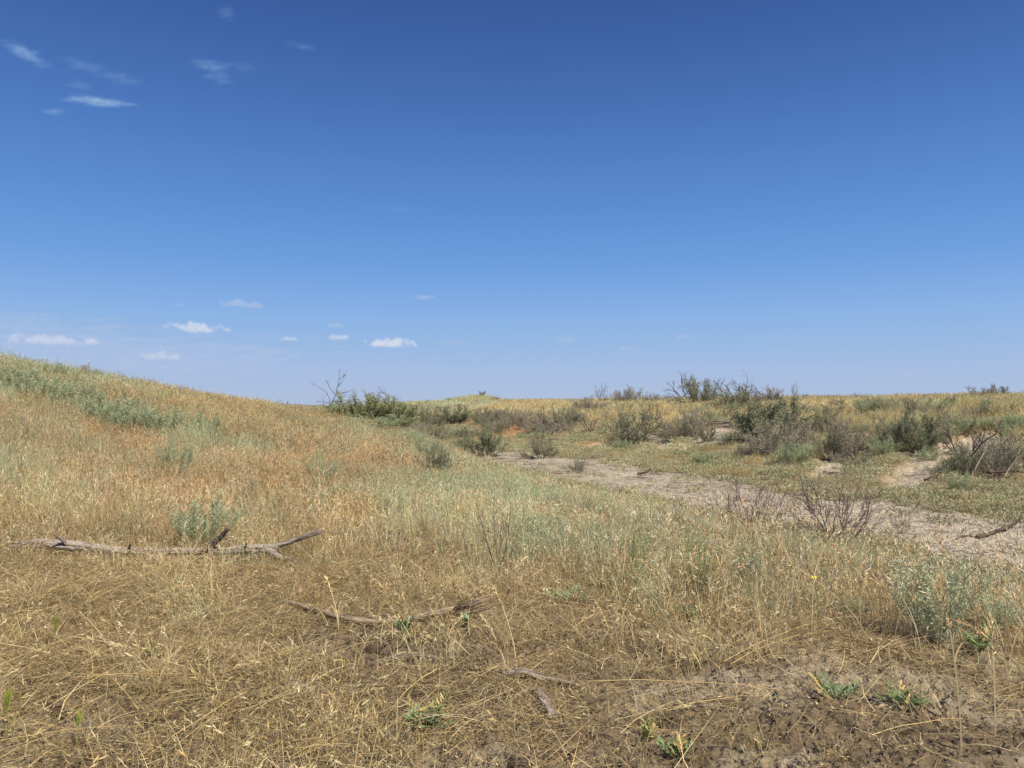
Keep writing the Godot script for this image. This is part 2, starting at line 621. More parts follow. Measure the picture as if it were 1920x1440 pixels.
func species(x: float, d: float) -> int:
	var s := across(x, d)
	var e := brink(x, d)
	var a := n_big.get_noise_2d(x * 1.3, d * 1.3 + 200.0)
	var b := n_mid.get_noise_2d(x * 0.7 + 31.0, d * 0.7)
	var p := rng.randf()
	tall = rng.randf_range(0.7, 1.2) * (1.0 + 0.45 * b)
	if sandy(x, d) > 0.25 + rng.randf() * 0.5:
		return MAT if rng.randf() < 0.02 else NONE
	if s > 1.0:
		if d < 40.0 and bareness(x, d) > 0.3 + rng.randf() * 0.5:
			return NONE
		if reddish(x, d) > 0.35 and p < 0.85:
			return RUST if p < 0.2 else NONE
		var up := s + a * 3.0 + b * 2.0
		if up < 9.5:
			tall *= 0.6
			if d > 60.0:
				tall = rng.randf_range(0.7, 1.1)
			if b > 0.22 and p < 0.75:
				tall *= 1.1
				return GOLD
			if b < -0.28 and up > 4.0:
				return NONE if p < 0.45 else RUST
			if p < 0.72 + a * 0.3:
				return MAT
			return GREEN if p < 0.86 else (TAN if p < 0.93 else NONE)
		if a < -0.12 and p < 0.4:
			return GREEN
		if d > 70.0 and a < 0.3 and p < 0.68:
			return GREEN
		return GOLD if p < 0.66 else (TAN if p < 0.82 else GREEN)
	if e > 0.0 and d < 60.0:
		tall *= 0.8
		if s > -4.6:
			tall *= 0.7
			return MAT if p < 0.6 else (GREEN if p < 0.8 else NONE)
		return GREEN if p < 0.6 else TAN
	# the near bank and the hill; lower towards the brink
	tall *= 1.0 - 0.42 * ss(-3.5, -0.3, e) * (1.0 - ss(12.0, 22.0, d))
	tall *= 1.0 - 0.25 * ss(0.8, 2.2, x) * (1.0 - ss(5.0, 9.0, d))
	if b < -0.34 and d > 5.0 and p < 0.5:
		return NONE
	var wide := lerpf(3.3, 1.2, ss(8.0, 15.0, d))
	var g := ss(wide + 0.6, wide - 0.8, -e + b * 0.8) * ss(4.2, 5.6, d) * (0.88 + a * 0.4)
	g = maxf(g, 0.95 * (1.0 - ss(0.6, 1.4, seg_dist(x, d, [-9.9, 14.0, -5.7, 13.8, 1.5]) + b * 0.7)))
	g = maxf(g, ss(-7.5, -11.5, x) * (0.6 + a * 0.8 + b * 0.4))
	g = maxf(g, 0.16 + maxf(0.0, b) * 0.7 * ss(3.6, 5.0, d))
	g = maxf(g, ss(17.0, 26.0, d) * ss(-9.0, -5.0, x) * (0.4 + a))
	var rust := exp(-pow((x + 3.0) / 2.2, 2) - pow((d - 13.0) / 6.5, 2)) * 0.75 + maxf(0.0, a) * 0.5
	rust = maxf(rust, 0.6 * (1.0 - ss(0.5, 1.3, seg_dist(x, d, [-8.6, 11.2, -6.0, 11.6, 0.9]))))
	if p < g:
		return GREEN
	p = rng.randf()
	if p < rust:
		return RUST
	if x < -8.0 or d > 26.0:
		return GOLD if rng.randf() < 0.45 else TAN
	return TAN if rng.randf() < 0.85 else GOLD


func _ready() -> void:
	rng.seed = 20240
	txc = table(NEAR_XC, 2.5, 400.0)
	txe = table(NEAR_XE, 2.0, 400.0)
	trd = table(RIDGE, 3.0, 400.0)
	tbk = table(BANK, 2.0, 400.0)
	n_big = noise(11, 0.09, 2)
	n_mid = noise(12, 0.55, 3)
	n_small = noise(13, 3.2, 3)
	n_fine = noise(14, 16.0, 2)

	# camera
	var cam := Camera3D.new()
	cam.name = "camera"
	cam.fov = 53.0
	cam.near = 0.05
	cam.far = 6000.0
	cam.position = Vector3(0, EYE, 0)
	cam.rotation.x = atan(40.0 / 1444.0)
	add_child(cam)
	# sky
	var env := Environment.new()
	env.background_mode = Environment.BG_SKY
	env.sky = make_sky()
	env.background_energy_multiplier = 0.83
	env.tonemap_mode = Environment.TONE_MAPPER_LINEAR
	env.tonemap_exposure = 1.2
	env.sdfgi_enabled = true
	env.ssao_enabled = true
	env.ssil_enabled = true
	var we := WorldEnvironment.new()
	we.name = "world_environment"
	we.environment = env
	add_child(we)
	# sun, high and a little to the right
	var sun := DirectionalLight3D.new()
	sun.name = "sun"
	sun.light_energy = 1.6
	sun.light_color = Color(1.0, 0.955, 0.88)
	sun.light_angular_distance = 0.5
	sun.shadow_enabled = true
	add_child(sun)
	sun.look_at_from_position(Vector3(0.40, 0.80, 0.42) * 100.0, Vector3.ZERO, Vector3(0, 0, 1))

	make_ground(ground_material())
	make_grass()
	make_litter()
	make_mats()
	make_shrubs()
	make_dead_wood()
	make_small_plants()
	make_stalks()


func make_grass() -> void:
	var mat := plant_mat(0.5)
	var tans := [c3(222, 204, 162), c3(206, 184, 138), c3(230, 216, 180), c3(184, 162, 122), c3(160, 138, 104)]
	var rusts := [c3(224, 194, 148), c3(210, 174, 126), c3(230, 206, 162), c3(190, 156, 114), c3(164, 132, 98)]
	var greens := [c3(192, 203, 167), c3(176, 192, 159), c3(206, 210, 175), c3(168, 182, 146), c3(222, 214, 178), c3(152, 160, 124)]
	var golds := [c3(222, 204, 148), c3(208, 186, 130), c3(230, 214, 166), c3(186, 172, 130), c3(166, 152, 116)]
	var sets := [tans, rusts, greens, golds]
	var called := ["dry_grass", "reddish_grass", "grey_green_grass", "golden_grass", "ground_cover"]
	var label := ["fine dry tan grass covering the near ground and the left slope", "rusty orange dry grass in a wide patch left of the brink", "soft grey-green grass along the brink and in patches on the hill", "yellow ripe grass covering the top of the far bank and the hill", "low grey-green mats of leaves creeping over the banks of the wash"]
	# four distances, each with bunches of its own fineness: from, to, bunches per square metre, blades, radius, width of blade, head size
	var bands := [[3.1, 13.0, 46.0, 40, 0.13, 0.0030, 1.0], [13.0, 32.0, 17.0, 34, 0.22, 0.0065, 1.7], [32.0, 75.0, 6.0, 34, 0.40, 0.014, 3.0], [75.0, 330.0, 0.45, 40, 1.1, 0.04, 6.0]]
	var meshes := [[], [], [], [], []]
	var lists := [[], [], [], [], []]
	for bi in 4:
		var B: Array = bands[bi]
		for k in 4:
			for w in 3:
				var hh := 0.36 if k != 2 else 0.33
				meshes[k].append(make_tuft(B[3], B[4], hh * 0.45, hh, B[5], 0.5 if k != 2 else 0.4, 0.5 if k != 2 else 0.3, sets[k], mat, 3 if bi < 2 else 2, B[6]))
				lists[k].append([])
		for w in 3:
			meshes[4].append(make_mat(B, mat))
			lists[4].append([])
	for bi in 4:
		var B: Array = bands[bi]
		var d0: float = B[0]
		var d1: float = B[1]
		var slope := 0.80
		var area := slope * (d1 * d1 - d0 * d0) + 3.0 * (d1 - d0)
		for i in int(area * B[2]):
			var d := sqrt(lerpf(d0 * d0, d1 * d1, rng.randf()))
			var x := rng.randf_range(-1.0, 1.0) * (slope * d + 1.5)
			var k := species(x, d)
			if k == NONE:
				continue
			var size := tall
			if bi == 0:
				# thin and trodden towards the camera, and left of the fallen branch's end
				var start := lerpf(5.55, 3.75, ss(-1.4, 0.9, x)) + n_mid.get_noise_2d(x * 1.5, d) * 0.5
				var g := ss(start - 0.5, start + 1.3, d)
				if rng.randf() > 0.10 + 0.9 * g:
					continue
				size *= 0.42 + 0.58 * g
			var turn := Basis(Vector3.UP, rng.randf() * TAU)
			var wide := rng.randf_range(0.85, 1.25)
			turn = turn.scaled(Vector3(wide, size, wide))
			var f := rng.randf_range(0.74, 1.16) * (1.0 + n_big.get_noise_2d(x * 2.0, d * 2.0 + 9.0) * 0.25)
			if across(x, d) > 9.0:
				f *= 1.1
			elif x < -2.0:
				f *= 0.92
			lists[k][bi * 3 + rng.randi() % 3].append([Transform3D(turn, p3(x, d)), Color(f, f * rng.randf_range(0.96, 1.03), f * rng.randf_range(0.9, 1.05))])
	# loose tall stems with drooping heads in the right-hand grass
	for w in 4:
		meshes[0].append(make_tuft(7, 0.09, 0.34, 0.54, 0.0034, 0.55, 1.0, [c3(216, 200, 160), c3(200, 172, 126), c3(186, 156, 116), c3(224, 210, 176)], mat, 5, 1.5))
		lists[0].append([])
	for i in 420:
		var d := rng.randf_range(3.4, 7.5)
		var x := rng.randf_range(-0.6, 1.0) * (0.75 * d + 0.3)
		if rng.randf() > ss(-0.5, 1.6, x) * 0.85 + 0.08 or brink(x, d) > 1.2 or d < lerpf(4.8, 3.5, ss(0.0, 1.4, x)):
			continue
		lists[0][lists[0].size() - 1 - rng.randi() % 4].append([Transform3D(Basis(Vector3.UP, rng.randf() * TAU).scaled(Vector3(1, 1, 1) * rng.randf_range(0.7, 1.1)), p3(x, d)), Color(1, 1, 1)])
	# grass that has grown up through the fallen branch
	for i in 46:
		var x := rng.randf_range(-3.7, -2.3)
		var d := rng.randf_range(5.25, 5.75)
		lists[0][rng.randi() % 3].append([Transform3D(Basis(Vector3.UP, rng.randf() * TAU).scaled(Vector3(0.5, rng.randf_range(0.2, 0.6), 0.5)), p3(x, d)), Color(1, 1, 1)])
	for k in 5:
		var o := Node3D.new()
		o.name = called[k]
		add_child(o)
		tag(o, label[k], "grass" if k < 4 else "ground cover", "", "stuff")
		scatter("bunch", meshes[k], lists[k], o)


# thicker mats on both edges of the sand and up the far bank
func make_mats() -> void:
	var mat := plant_mat(0.45)
	var meshes := []
	var lists := []
	for w in 4:
		meshes.append(make_mat([0, 0, 0, 50, 0.2, 0.0065, 0.95], mat))
		lists.append([])
	for i in 17000:
		var d := rng.randf_range(9.0, 48.0)
		var s := rng.randf_range(-5.5, 11.0)
		var x := look(txc, d) + s / 0.91
		if absf(x) > 0.8 * d + 1.0 or (s > -2.2 and s < 1.5):
			continue
		var b := n_mid.get_noise_2d(x * 0.8 + 90.0, d * 0.8) + n_big.get_noise_2d(x * 2.0, d * 2.0) * 0.5
		b = b * 1.5 + n_small.get_noise_2d(x * 0.5, d * 0.5) * 0.3
		if b + 0.14 + 0.28 * (1.0 - ss(3.0, 6.5, absf(s))) - 0.4 * ss(5.0, 10.0, s) < rng.randf() * 0.45 or sandy(x, d) > 0.45 or bareness(x, d) > 0.4:
			continue
		var f := rng.randf_range(0.75, 1.1)
		var g := Basis(Vector3.UP, rng.randf() * TAU).scaled(Vector3(1, rng.randf_range(0.6, 1.3), 1) * rng.randf_range(0.8, 1.3))
		lists[rng.randi() % 4].append([Transform3D(g, p3(x, d)), Color(f * rng.randf_range(0.92, 1.08), f, f * 0.95)])
	var o := Node3D.new()
	o.name = "bank_cover"
	add_child(o)
	tag(o, "thick grey-green carpet of low plants fringing the sand and the far bank", "ground cover", "", "stuff")
	scatter("bunch", meshes, lists, o)


func make_mat(B: Array, mat: Material) -> ArrayMesh:
	var m := MB.new()
	var cols := [c3(176, 182, 148), c3(162, 172, 138), c3(188, 188, 156), c3(192, 184, 150), c3(178, 160, 130)]
	for i in int(B[3] * 2.2):
		var at: Vector3 = flat_dir() * B[4] * 1.25 * sqrt(rng.randf())
		at.y = rng.randf_range(0.0, 0.09)
		var dir := (flat_dir() + Vector3.UP * rng.randf_range(0.2, 1.6)).normalized()
		m.leaf(at, dir, dir.cross(rdir()).normalized(), rng.randf_range(0.04, 0.09) * sqrt(B[6]), 0.012 * B[6], vary(cols[rng.randi() % 5], 0.2))
	return m.mesh(mat)


# ------------------------------------------------------------------ straw on the ground
func make_litter() -> void:
	var mat := plant_mat(0.3)
	var cols := [c3(208, 191, 150), c3(194, 170, 118), c3(160, 138, 98), c3(164, 151, 124), c3(220, 204, 166), c3(132, 112, 84), c3(110, 94, 74), c3(180, 159, 116), c3(148, 131, 98), c3(156, 143, 114)]
	var meshes := []
	var lists := []
	for w in 6:
		var m := MB.new()
		for i in 210:
			var at := flat_dir() * 0.24 * sqrt(rng.randf())
			at.y = 0.003 + 0.035 * rng.randf() * rng.randf()
			var dir := (flat_dir() + Vector3.UP * rng.randf_range(-0.06, 0.5)).normalized()
			var l := rng.randf_range(0.015, 0.05) if rng.randf() < 0.6 else rng.randf_range(0.05, 0.22)
			var k := vary(cols[rng.randi() % cols.size()], 0.25)
			m.blade(at, dir, (flat_dir() * 0.55 + Vector3.UP * rng.randf_range(-0.15, 0.1)), dir.cross(Vector3.UP + rdir() * 0.6).normalized(), l, rng.randf_range(0.0008, 0.0016) * (2.2 if rng.randf() < 0.2 else 1.0), k, k, 3)
		for i in 50:
			var at := flat_dir() * 0.24 * sqrt(rng.randf())
			at.y = rng.randf_range(0.002, 0.012)
			var dir := (flat_dir() + Vector3.UP * 0.25).normalized()
			m.leaf(at, dir, dir.cross(Vector3.UP + rdir() * 0.4).normalized(), rng.randf_range(0.008, 0.02), rng.randf_range(0.003, 0.007), vary(cols[rng.randi() % cols.size()], 0.3))
		meshes.append(m.mesh(mat))
		lists.append([])
	for i in 3400:
		var d := sqrt(lerpf(1.0, 56.0, rng.randf()))
		var x := rng.randf_range(-1.0, 1.0) * (0.82 * d + 0.8)
		var bare := n_mid.get_noise_2d(x * 1.6 + 7.0, d * 1.6) + 0.36 * ss(-0.4, 1.0, x) * (1.0 - ss(3.6, 4.4, d))
		if rng.randf() < ss(-0.06, 0.3, bare) * 0.88:
			continue
		if brink(x, d) > 2.0:
			continue
		var f := rng.randf_range(0.75, 1.05)
		var warm := 0.94 if x < -0.3 else 1.0
		var b := Basis(Vector3.UP, rng.randf() * TAU).scaled(Vector3(1, 1, 1) * rng.randf_range(0.8, 1.3))
		lists[rng.randi() % 6].append([Transform3D(b, p3(x, d, 0.004)), Color(f, f * 0.985, f * 0.97 * warm)])
	var o := Node3D.new()
	o.name = "straw_litter"
	add_child(o)
	tag(o, "broken straw and chaff strewn over the trampled foreground earth", "straw", "", "stuff")
	scatter("straw", meshes, lists, o)

	# short stubble and small tufts still rooted in the trampled ground
	var st := []
	var sl := []
	var sc := [c3(206, 184, 138), c3(190, 160, 114), c3(214, 198, 158), c3(176, 168, 124), c3(150, 126, 94)]
	for w in 4:
		st.append(make_tuft(16, 0.06, 0.03, 0.15, 0.0018, 1.3, 0.3, sc, mat, 3, 0.8))
		sl.append([])
	for i in 3800:
		var d := sqrt(lerpf(1.2, 30.0, rng.randf()))
		var x := rng.randf_range(-1.0, 1.0) * (0.8 * d + 0.6)
		if (x > -1.4 and x < -0.05 and d > 3.3 and d < 4.25 and rng.randf() < 0.7) or rng.randf() < 0.2 + 0.68 * ss(-0.6, 1.2, x) * (1.0 - ss(3.4, 4.2, d)) + n_mid.get_noise_2d(x * 1.5, d * 1.5) * 1.3:
			continue
		var b := Basis(Vector3.UP, rng.randf() * TAU).rotated(flat_dir(), rng.randf() * 0.5).scaled(Vector3(1, 1, 1) * rng.randf_range(0.6, 1.3))
		var f := rng.randf_range(0.8, 1.15)
		sl[rng.randi() % 4].append([Transform3D(b, p3(x, d)), Color(f * 0.88, f * 0.9, f * 0.86)])
	# bent tussocks in clusters, thickest at the left
	for w in 4:
		st.append(make_tuft(34, 0.07, 0.08, 0.24, 0.0022, 1.5, 0.3, sc.slice(0, 3) + [c3(228, 212, 170)], mat, 4, 0.9))
		sl.append([])
	for i in 1500:
		var d := sqrt(lerpf(1.4, 28.0, rng.randf()))
		var x := rng.randf_range(-1.0, 1.0) * (0.8 * d + 0.6)
		if (x > -1.4 and x < -0.05 and d > 3.3 and d < 4.25 and rng.randf() < 0.85) or n_mid.get_noise_2d(x * 1.3 + 400.0, d * 1.3) < 0.02 + 0.22 * ss(-1.4, 0.6, x) + rng.randf() * 0.15:
			continue
		var b := Basis(Vector3.UP, rng.randf() * TAU).rotated(flat_dir(), rng.randf() * 0.7).scaled(Vector3(1, 1, 1) * rng.randf_range(0.6, 1.25))
		var f := rng.randf_range(0.8, 1.15)
		sl[4 + rng.randi() % 4].append([Transform3D(b, p3(x, d)), Color(f * 0.88, f * 0.9, f * 0.86)])
	var q := Node3D.new()
	q.name = "grass_stubble"
	add_child(q)
	tag(q, "short bent stubble rooted in the trampled foreground", "grass", "", "stuff")
	scatter("bunch", st, sl, q)

	# dark twig scraps on the sand
	var tm := plant_mat(0.0)
	var tw := []
	var tl := []
	for w in 4:
		var m := MB.new()
		for i in 7:
			var at := flat_dir() * 0.3 * rng.randf()
			var dir := flat_dir()
			var pts := PackedVector3Array()
			for j in 4:
				pts.append(at + Vector3(0, 0.012 + 0.02 * rng.randf(), 0))
				dir = (dir + flat_dir() * 0.35).normalized()
				at += dir * rng.randf_range(0.03, 0.12)
			m.tube(pts, 0.005, 0.002, 3, c3(112, 98, 86), c3(134, 120, 106))
		tw.append(m.mesh(tm))
		tl.append([])
	for i in 2200:
		var d := rng.randf_range(7.0, 42.0)
		var x := look(txc, d) + rng.randf_range(-3.6, 9.0)
		if sandy(x, d) < 0.4 and bareness(x, d) < 0.5 or n_mid.get_noise_2d(x * 2.5, d * 2.5) < 0.05:
			continue
		var b := Basis(Vector3.UP, rng.randf() * TAU).scaled(Vector3(1, 1, 1) * rng.randf_range(0.5, 1.3))
		tl[rng.randi() % 4].append([Transform3D(b, p3(x, d)), Color(1, 1, 1)])
	var t := Node3D.new()
	t.name = "twig_debris"
	add_child(t)
	tag(t, "small dark twig scraps scattered over the sand of the wash", "twigs", "", "stuff")
	scatter("twig", tw, tl, t)


# ------------------------------------------------------------------ shrubs
func make_shrubs() -> void:
	var wood := plant_mat(0.0)
	var leafm := plant_mat(0.45)
	var kinds := {
		"leafy": {"stems": 15, "levels": 2, "n": [7, 5], "len": 0.8, "r": 0.013, "tilt": 1.35, "base": 0.2, "wiggle": 0.24, "up": 0.07, "start": 0.12, "spread": 0.8, "ratio": 0.5, "leaf_from": 1, "leaves": 3, "leaf_along": 0.8, "scatter": 0.04, "leaf_len": 0.05, "leaf_wid": 0.013, "wood": c3(118, 106, 96), "leaf": c3(144, 149, 120), "leaf2": c3(170, 165, 140)},
		"thorn": {"stems": 22, "levels": 2, "n": [9, 7], "len": 0.8, "r": 0.011, "tilt": 1.35, "base": 0.18, "wiggle": 0.22, "up": 0.06, "start": 0.12, "spread": 0.75, "ratio": 0.5, "leaf_from": 2, "leaves": 2, "leaf_along": 0.8, "scatter": 0.02, "leaf_len": 0.04, "leaf_wid": 0.012, "wood": c3(156, 147, 136), "leaf": c3(162, 158, 136), "leaf2": c3(172, 164, 146)},
		"bare": {"stems": 8, "levels": 3, "n": [5, 5, 3], "len": 0.78, "r": 0.017, "tilt": 1.05, "base": 0.08, "wiggle": 0.32, "up": 0.03, "start": 0.3, "spread": 0.85, "ratio": 0.55, "leaf_from": 9, "leaves": 0, "wood": c3(118, 104, 96)},
		"deadbush": {"stems": 24, "levels": 3, "n": [5, 4, 3], "len": 0.9, "r": 0.009, "tilt": 1.15, "base": 0.2, "wiggle": 0.26, "up": 0.06, "start": 0.25, "spread": 0.75, "ratio": 0.5, "leaf_from": 9, "leaves": 0, "wood": c3(112, 98, 92)},
		"weed": {"stems": 5, "levels": 2, "n": [7, 3], "len": 0.95, "r": 0.005, "tilt": 0.3, "base": 0.05, "wiggle": 0.1, "up": 0.08, "start": 0.3, "spread": 0.6, "ratio": 0.3, "leaf_from": 9, "leaves": 0, "wood": c3(136, 118, 100)},
		"green": {"stems": 18, "levels": 2, "n": [7, 6], "len": 0.85, "r": 0.011, "tilt": 1.2, "base": 0.3, "wiggle": 0.16, "up": 0.14, "start": 0.12, "spread": 0.6, "ratio": 0.48, "leaf_from": 1, "leaves": 4, "leaf_along": 1.2, "scatter": 0.04, "leaf_len": 0.06, "leaf_wid": 0.012, "wood": c3(120, 108, 94), "leaf": c3(146, 154, 112), "leaf2": c3(166, 166, 128)},
		"sage": {"stems": 26, "levels": 1, "n": [7], "len": 0.85, "r": 0.006, "tilt": 0.95, "base": 0.2, "wiggle": 0.12, "up": 0.12, "start": 0.2, "spread": 0.55, "ratio": 0.4, "leaf_from": 0, "leaves": 7, "leaf_along": 0.9, "scatter": 0.03, "leaf_len": 0.07, "leaf_wid": 0.009, "wood": c3(172, 162, 132), "leaf": c3(158, 172, 136), "leaf2": c3(186, 190, 156)},
		"tallsage": {"stems": 11, "levels": 1, "n": [14], "len": 0.95, "r": 0.005, "tilt": 0.4, "base": 0.12, "wiggle": 0.07, "up": 0.12, "start": 0.15, "spread": 0.6, "ratio": 0.14, "leaf_from": 0, "leaves": 6, "leaf_along": 0.6, "scatter": 0.02, "leaf_len": 0.045, "leaf_wid": 0.005, "wood": c3(164, 158, 116), "leaf": c3(158, 172, 124), "leaf2": c3(188, 188, 146)},
		"bush": {"stems": 16, "levels": 1, "n": [8], "len": 0.9, "r": 0.007, "tilt": 0.85, "base": 0.14, "wiggle": 0.12, "up": 0.12, "start": 0.2, "spread": 0.65, "ratio": 0.34, "leaf_from": 0, "leaves": 8, "leaf_along": 0.7, "scatter": 0.05, "leaf_len": 0.07, "leaf_wid": 0.012, "wood": c3(164, 154, 124), "leaf": c3(182, 192, 156), "leaf2": c3(208, 210, 182)},
	}
	var counts := {"leafy": 4, "thorn": 3, "bare": 4, "weed": 1, "deadbush": 2, "green": 2, "sage": 4, "tallsage": 2, "bush": 2}
	var called := {"leafy": "leafy_shrub", "thorn": "thorny_shrub", "bare": "bare_shrub", "weed": "dry_weed", "deadbush": "bare_shrub", "green": "green_shrub", "sage": "wormwood_bush", "tallsage": "wormwood_stalks", "bush": "silvery_bush", "deadtree": "dead_tree"}
	var protos := {}
	for k in kinds:
		kinds[k].wood_mat = wood
		kinds[k].leaf_mat = leafm
		protos[k] = []
		for i in counts[k]:
			var P: Dictionary = kinds[k].duplicate()
			if k == "leafy" and i == 3:
				P.leaf = c3(128, 138, 106)   # the darker, denser kind
				P.leaves = 6
			protos[k].append(make_shrub(called[k], P))
	protos["deadtree"] = [make_dead_tree(wood)]
	var used := {}
	var rows := [
		["thorn", 5.07, 52.28, 3.19, 1.23, "low dusky thicket at the left end of the far bank's skyline row"],
		["bare", 7.28, 62.60, 1.30, 1.82, "small dead tree with crooked limbs left of the rounded grey skyline bush"],
		["thorn", 8.74, 58.70, 2.68, 1.63, "rounded grey twiggy bush on the skyline, beside the small dead tree"],
		["thorn", 10.25, 55.22, 2.52, 0.84, "very low flat bush between the rounded skyline bush and the tall skyline thicket"],
		["leafy", 11.58, 47.54, 3.42, 1.91, "big skyline thicket with one long bare branch reaching up to the left"],
		["bare", 11.79, 51.62, 3.22, 2.22, "bare dead shrub whose thin branches reach up left on the skyline"],
		["bare", 13.02, 44.26, 3.37, 2.21, "tallest skyline shrub with wide bare branches forking like antlers"],
		["leafy", 11.87, 40.82, 2.83, 1.30, "leafy grey shrub under the antler-like bare skyline branches"],
		["thorn", 14.61, 43.06, 1.85, 1.07, "dense grey bush at the right end of the tall skyline thicket"],
		["bare", 17.55, 47.82, 0.66, 1.39, "pair of thin upright dead stems standing alone on the skyline"],
		["thorn", 17.76, 46.48, 1.03, 0.55, "small low bush on the skyline just right of the upright dead stems"],
		["bare", 19.29, 42.74, 1.01, 0.59, "few short dead twigs poking over the yellow grass crest"],
		["leafy", 21.54, 35.52, 1.03, 0.69, "thin leafy bush on the right skyline, left one of a pair"],
		["leafy", 23.65, 37.46, 0.93, 0.88, "rounded leafy bush on the far right skyline, right one of a pair"],
		["sage", 14.54, 31.46, 1.18, 0.65, "pale grey-green bush set in the yellow grass below the crest twigs"],
		["leafy", 15.10, 29.18, 0.61, 0.57, "small bright green bush in the yellow grass above the big dark pair of shrubs"],
		["sage", 16.02, 29.22, 0.93, 0.45, "grey-green low bush in the yellow grass right of the bright green bush"],
		["thorn", 16.04, 26.96, 0.82, 0.41, "purplish low bush in the yellow grass at right"],
		["sage", 17.72, 28.76, 0.48, 0.40, "tiny grey-green bush in yellow grass below the right skyline pair"],
		["sage", 15.43, 23.74, 0.82, 0.56, "grey-green bush at the right edge above the sprawling dark shrub"],
		["bare", 7.50, 40.88, 1.64, 1.19, "bare fan-shaped shrub with a dark leaning stem, below the flat skyline bush"],
		["bare", 4.15, 40.56, 1.24, 1.18, "bare upright shrub below the low dusky thicket"],
		["thorn", 3.81, 45.88, 1.72, 1.08, "purplish dry bush left of the bare upright shrub"],
		["leafy", 5.38, 34.16, 2.22, 1.56, "large dense grey-green shrub in the middle of the bank's second row"],
		["thorn", 7.61, 33.88, 1.97, 1.22, "purplish twiggy shrub left of the bare sandy gully on the far bank"],
		["leafy", 8.31, 32.82, 0.82, 0.73, "small bright green shrub beside the sandy gully on the far bank"],
		["leafy", 9.86, 29.72, 2.47, 1.36, "large leafy shrub behind the grey dead wood pile"],
		["thorn", 9.14, 26.34, 2.19, 1.20, "broad dark shrub at the lower right of the dead wood pile"],
		["bare", 10.64, 32.74, 2.04, 1.50, "tall bare branches rising out of the large shrub by the wood pile"],
		["leafy", 11.66, 28.68, 1.19, 0.87, "yellowish green shrub behind the dense purplish shrub"],
		["thorn", 10.59, 24.32, 1.41, 1.28, "dense purplish shrub with dark base in the middle right of the bank"],
		["leafy", 10.02, 24.50, 0.95, 0.88, "grey-green leafy shrub leaning on the dense purplish shrub's left side"],
		["leafy", 11.83, 24.04, 1.27, 1.00, "left of two dark leafy shrubs grown together on the bank"],
		["leafy", 12.40, 23.54, 1.14, 1.08, "right of two dark leafy shrubs grown together on the bank"],
		["sage", 11.13, 23.18, 0.80, 0.48, "pale low bush under the two dark leafy shrubs"],
		["sage", 12.18, 22.60, 0.56, 0.31, "tiny pale bush at the right foot of the two dark leafy shrubs"],
		["leafy", 11.50, 19.68, 1.17, 0.76, "sprawling dark green shrub over bare sand at the right"],
		["thorn", 12.43, 20.00, 1.52, 0.97, "big dusky shrub with bare twigs above the leaning grey pole"],
		["bare", 12.06, 20.42, 1.56, 1.19, "bare curved branches arching over the sprawling dark shrub at right"],
		["sage", 10.38, 17.90, 0.60, 0.40, "grey-green bush alone on the grassy slope below the sprawling dark shrub"],
		["leafy", 12.40, 18.94, 0.52, 0.47, "small leafy shrub at the right edge beside the leaning pale stick"],
		["sage", 8.77, 23.96, 1.00, 0.60, "pale bush on the slope below the broad dark shrub"],
		["sage", 8.34, 29.80, 0.41, 0.37, "tiny green tuft-like bush just under the dead wood pile"],
		["sage", 7.23, 29.90, 0.83, 0.46, "small pale bush in the dry gully below the small bright green shrub"],
		["leafy", 1.22, 31.64, 1.42, 0.81, "dark dome-shaped bush standing on the sand of the wash"],
		["bare", 1.36, 37.72, 1.57, 0.89, "bare twigs behind the dark dome-shaped bush"],
		["thorn", 2.22, 25.88, 0.54, 0.57, "small thin dry bush alone on the sandy slope"],
		["leafy", -1.29, 33.94, 1.69, 1.08, "dark leafy shrub at the left end of the sand"],
		["leafy", -2.41, 37.86, 1.31, 0.94, "dark shrub touching the left side of the leafy shrub by the sand"],
		["thorn", 0.84, 48.66, 2.36, 1.35, "purplish shrub with a crooked bare limb in the middle distance"],
		["bare", 0.53, 51.12, 2.48, 1.56, "crooked dark bare limb leaning left in the middle distance"],
		["leafy", 2.42, 44.90, 2.61, 1.49, "broad grey-green shrub in the middle distance below the orange slope"],
		["leafy", -6.76, 61.10, 2.71, 2.20, "tall dusky shrub right of the bright green bush"],
		["leafy", -4.41, 59.02, 3.02, 1.63, "grey-green shrub second right of the bright green bush"],
		["leafy", -2.11, 55.36, 2.30, 1.38, "grey-green shrub in front of the distant mound"],
		["thorn", -0.58, 55.72, 1.93, 1.08, "dull low shrub right below the distant mound"],
		["leafy", -4.99, 49.78, 2.07, 1.24, "dark shrub low in the gully beyond the orange grass"],
		["sage", -3.30, 48.66, 2.02, 0.81, "pale low shrub low in the gully"],
		["thorn", -8.36, 63.60, 1.76, 1.23, "brownish shrub in the shade of the bright green bush"],
		["leafy", -7.17, 185.00, 2.31, 1.41, "dark bush on top of the distant mound"],
		["leafy", -3.81, 172.00, 2.14, 1.31, "green bush at the right foot of the distant mound"],
		["leafy", 0.55, 160.00, 0.89, 0.55, "tiny distant bush between the mound and the orange slope"],
		["leafy", 4.46, 124.00, 0.69, 0.43, "tiny distant bush on the crest of the orange slope"],
		["thorn", -9.55, 120.00, 1.83, 0.66, "low grey distant bush left of the mound"],
		["thorn", -12.54, 125.00, 1.21, 0.52, "small dark distant bush left of the low grey one"],
		["leafy", -79.79, 262.00, 1.81, 1.45, "tiny dark tree far off where the left hill meets the plain"],
		["leafy", -63.03, 229.40, 1.27, 0.79, "tiny far bush left of the dead tree"],
		["thorn", -10.68, 41.50, 0.57, 0.29, "brown brush at the left foot of the dead tree"],
		["green", -6.67, 33.50, 2.55, 1.17, "bright green bushy shrub left of the bare sloping stick"],
		["green", -5.29, 34.00, 2.71, 1.24, "green shrub with bare sticks rising above it"],
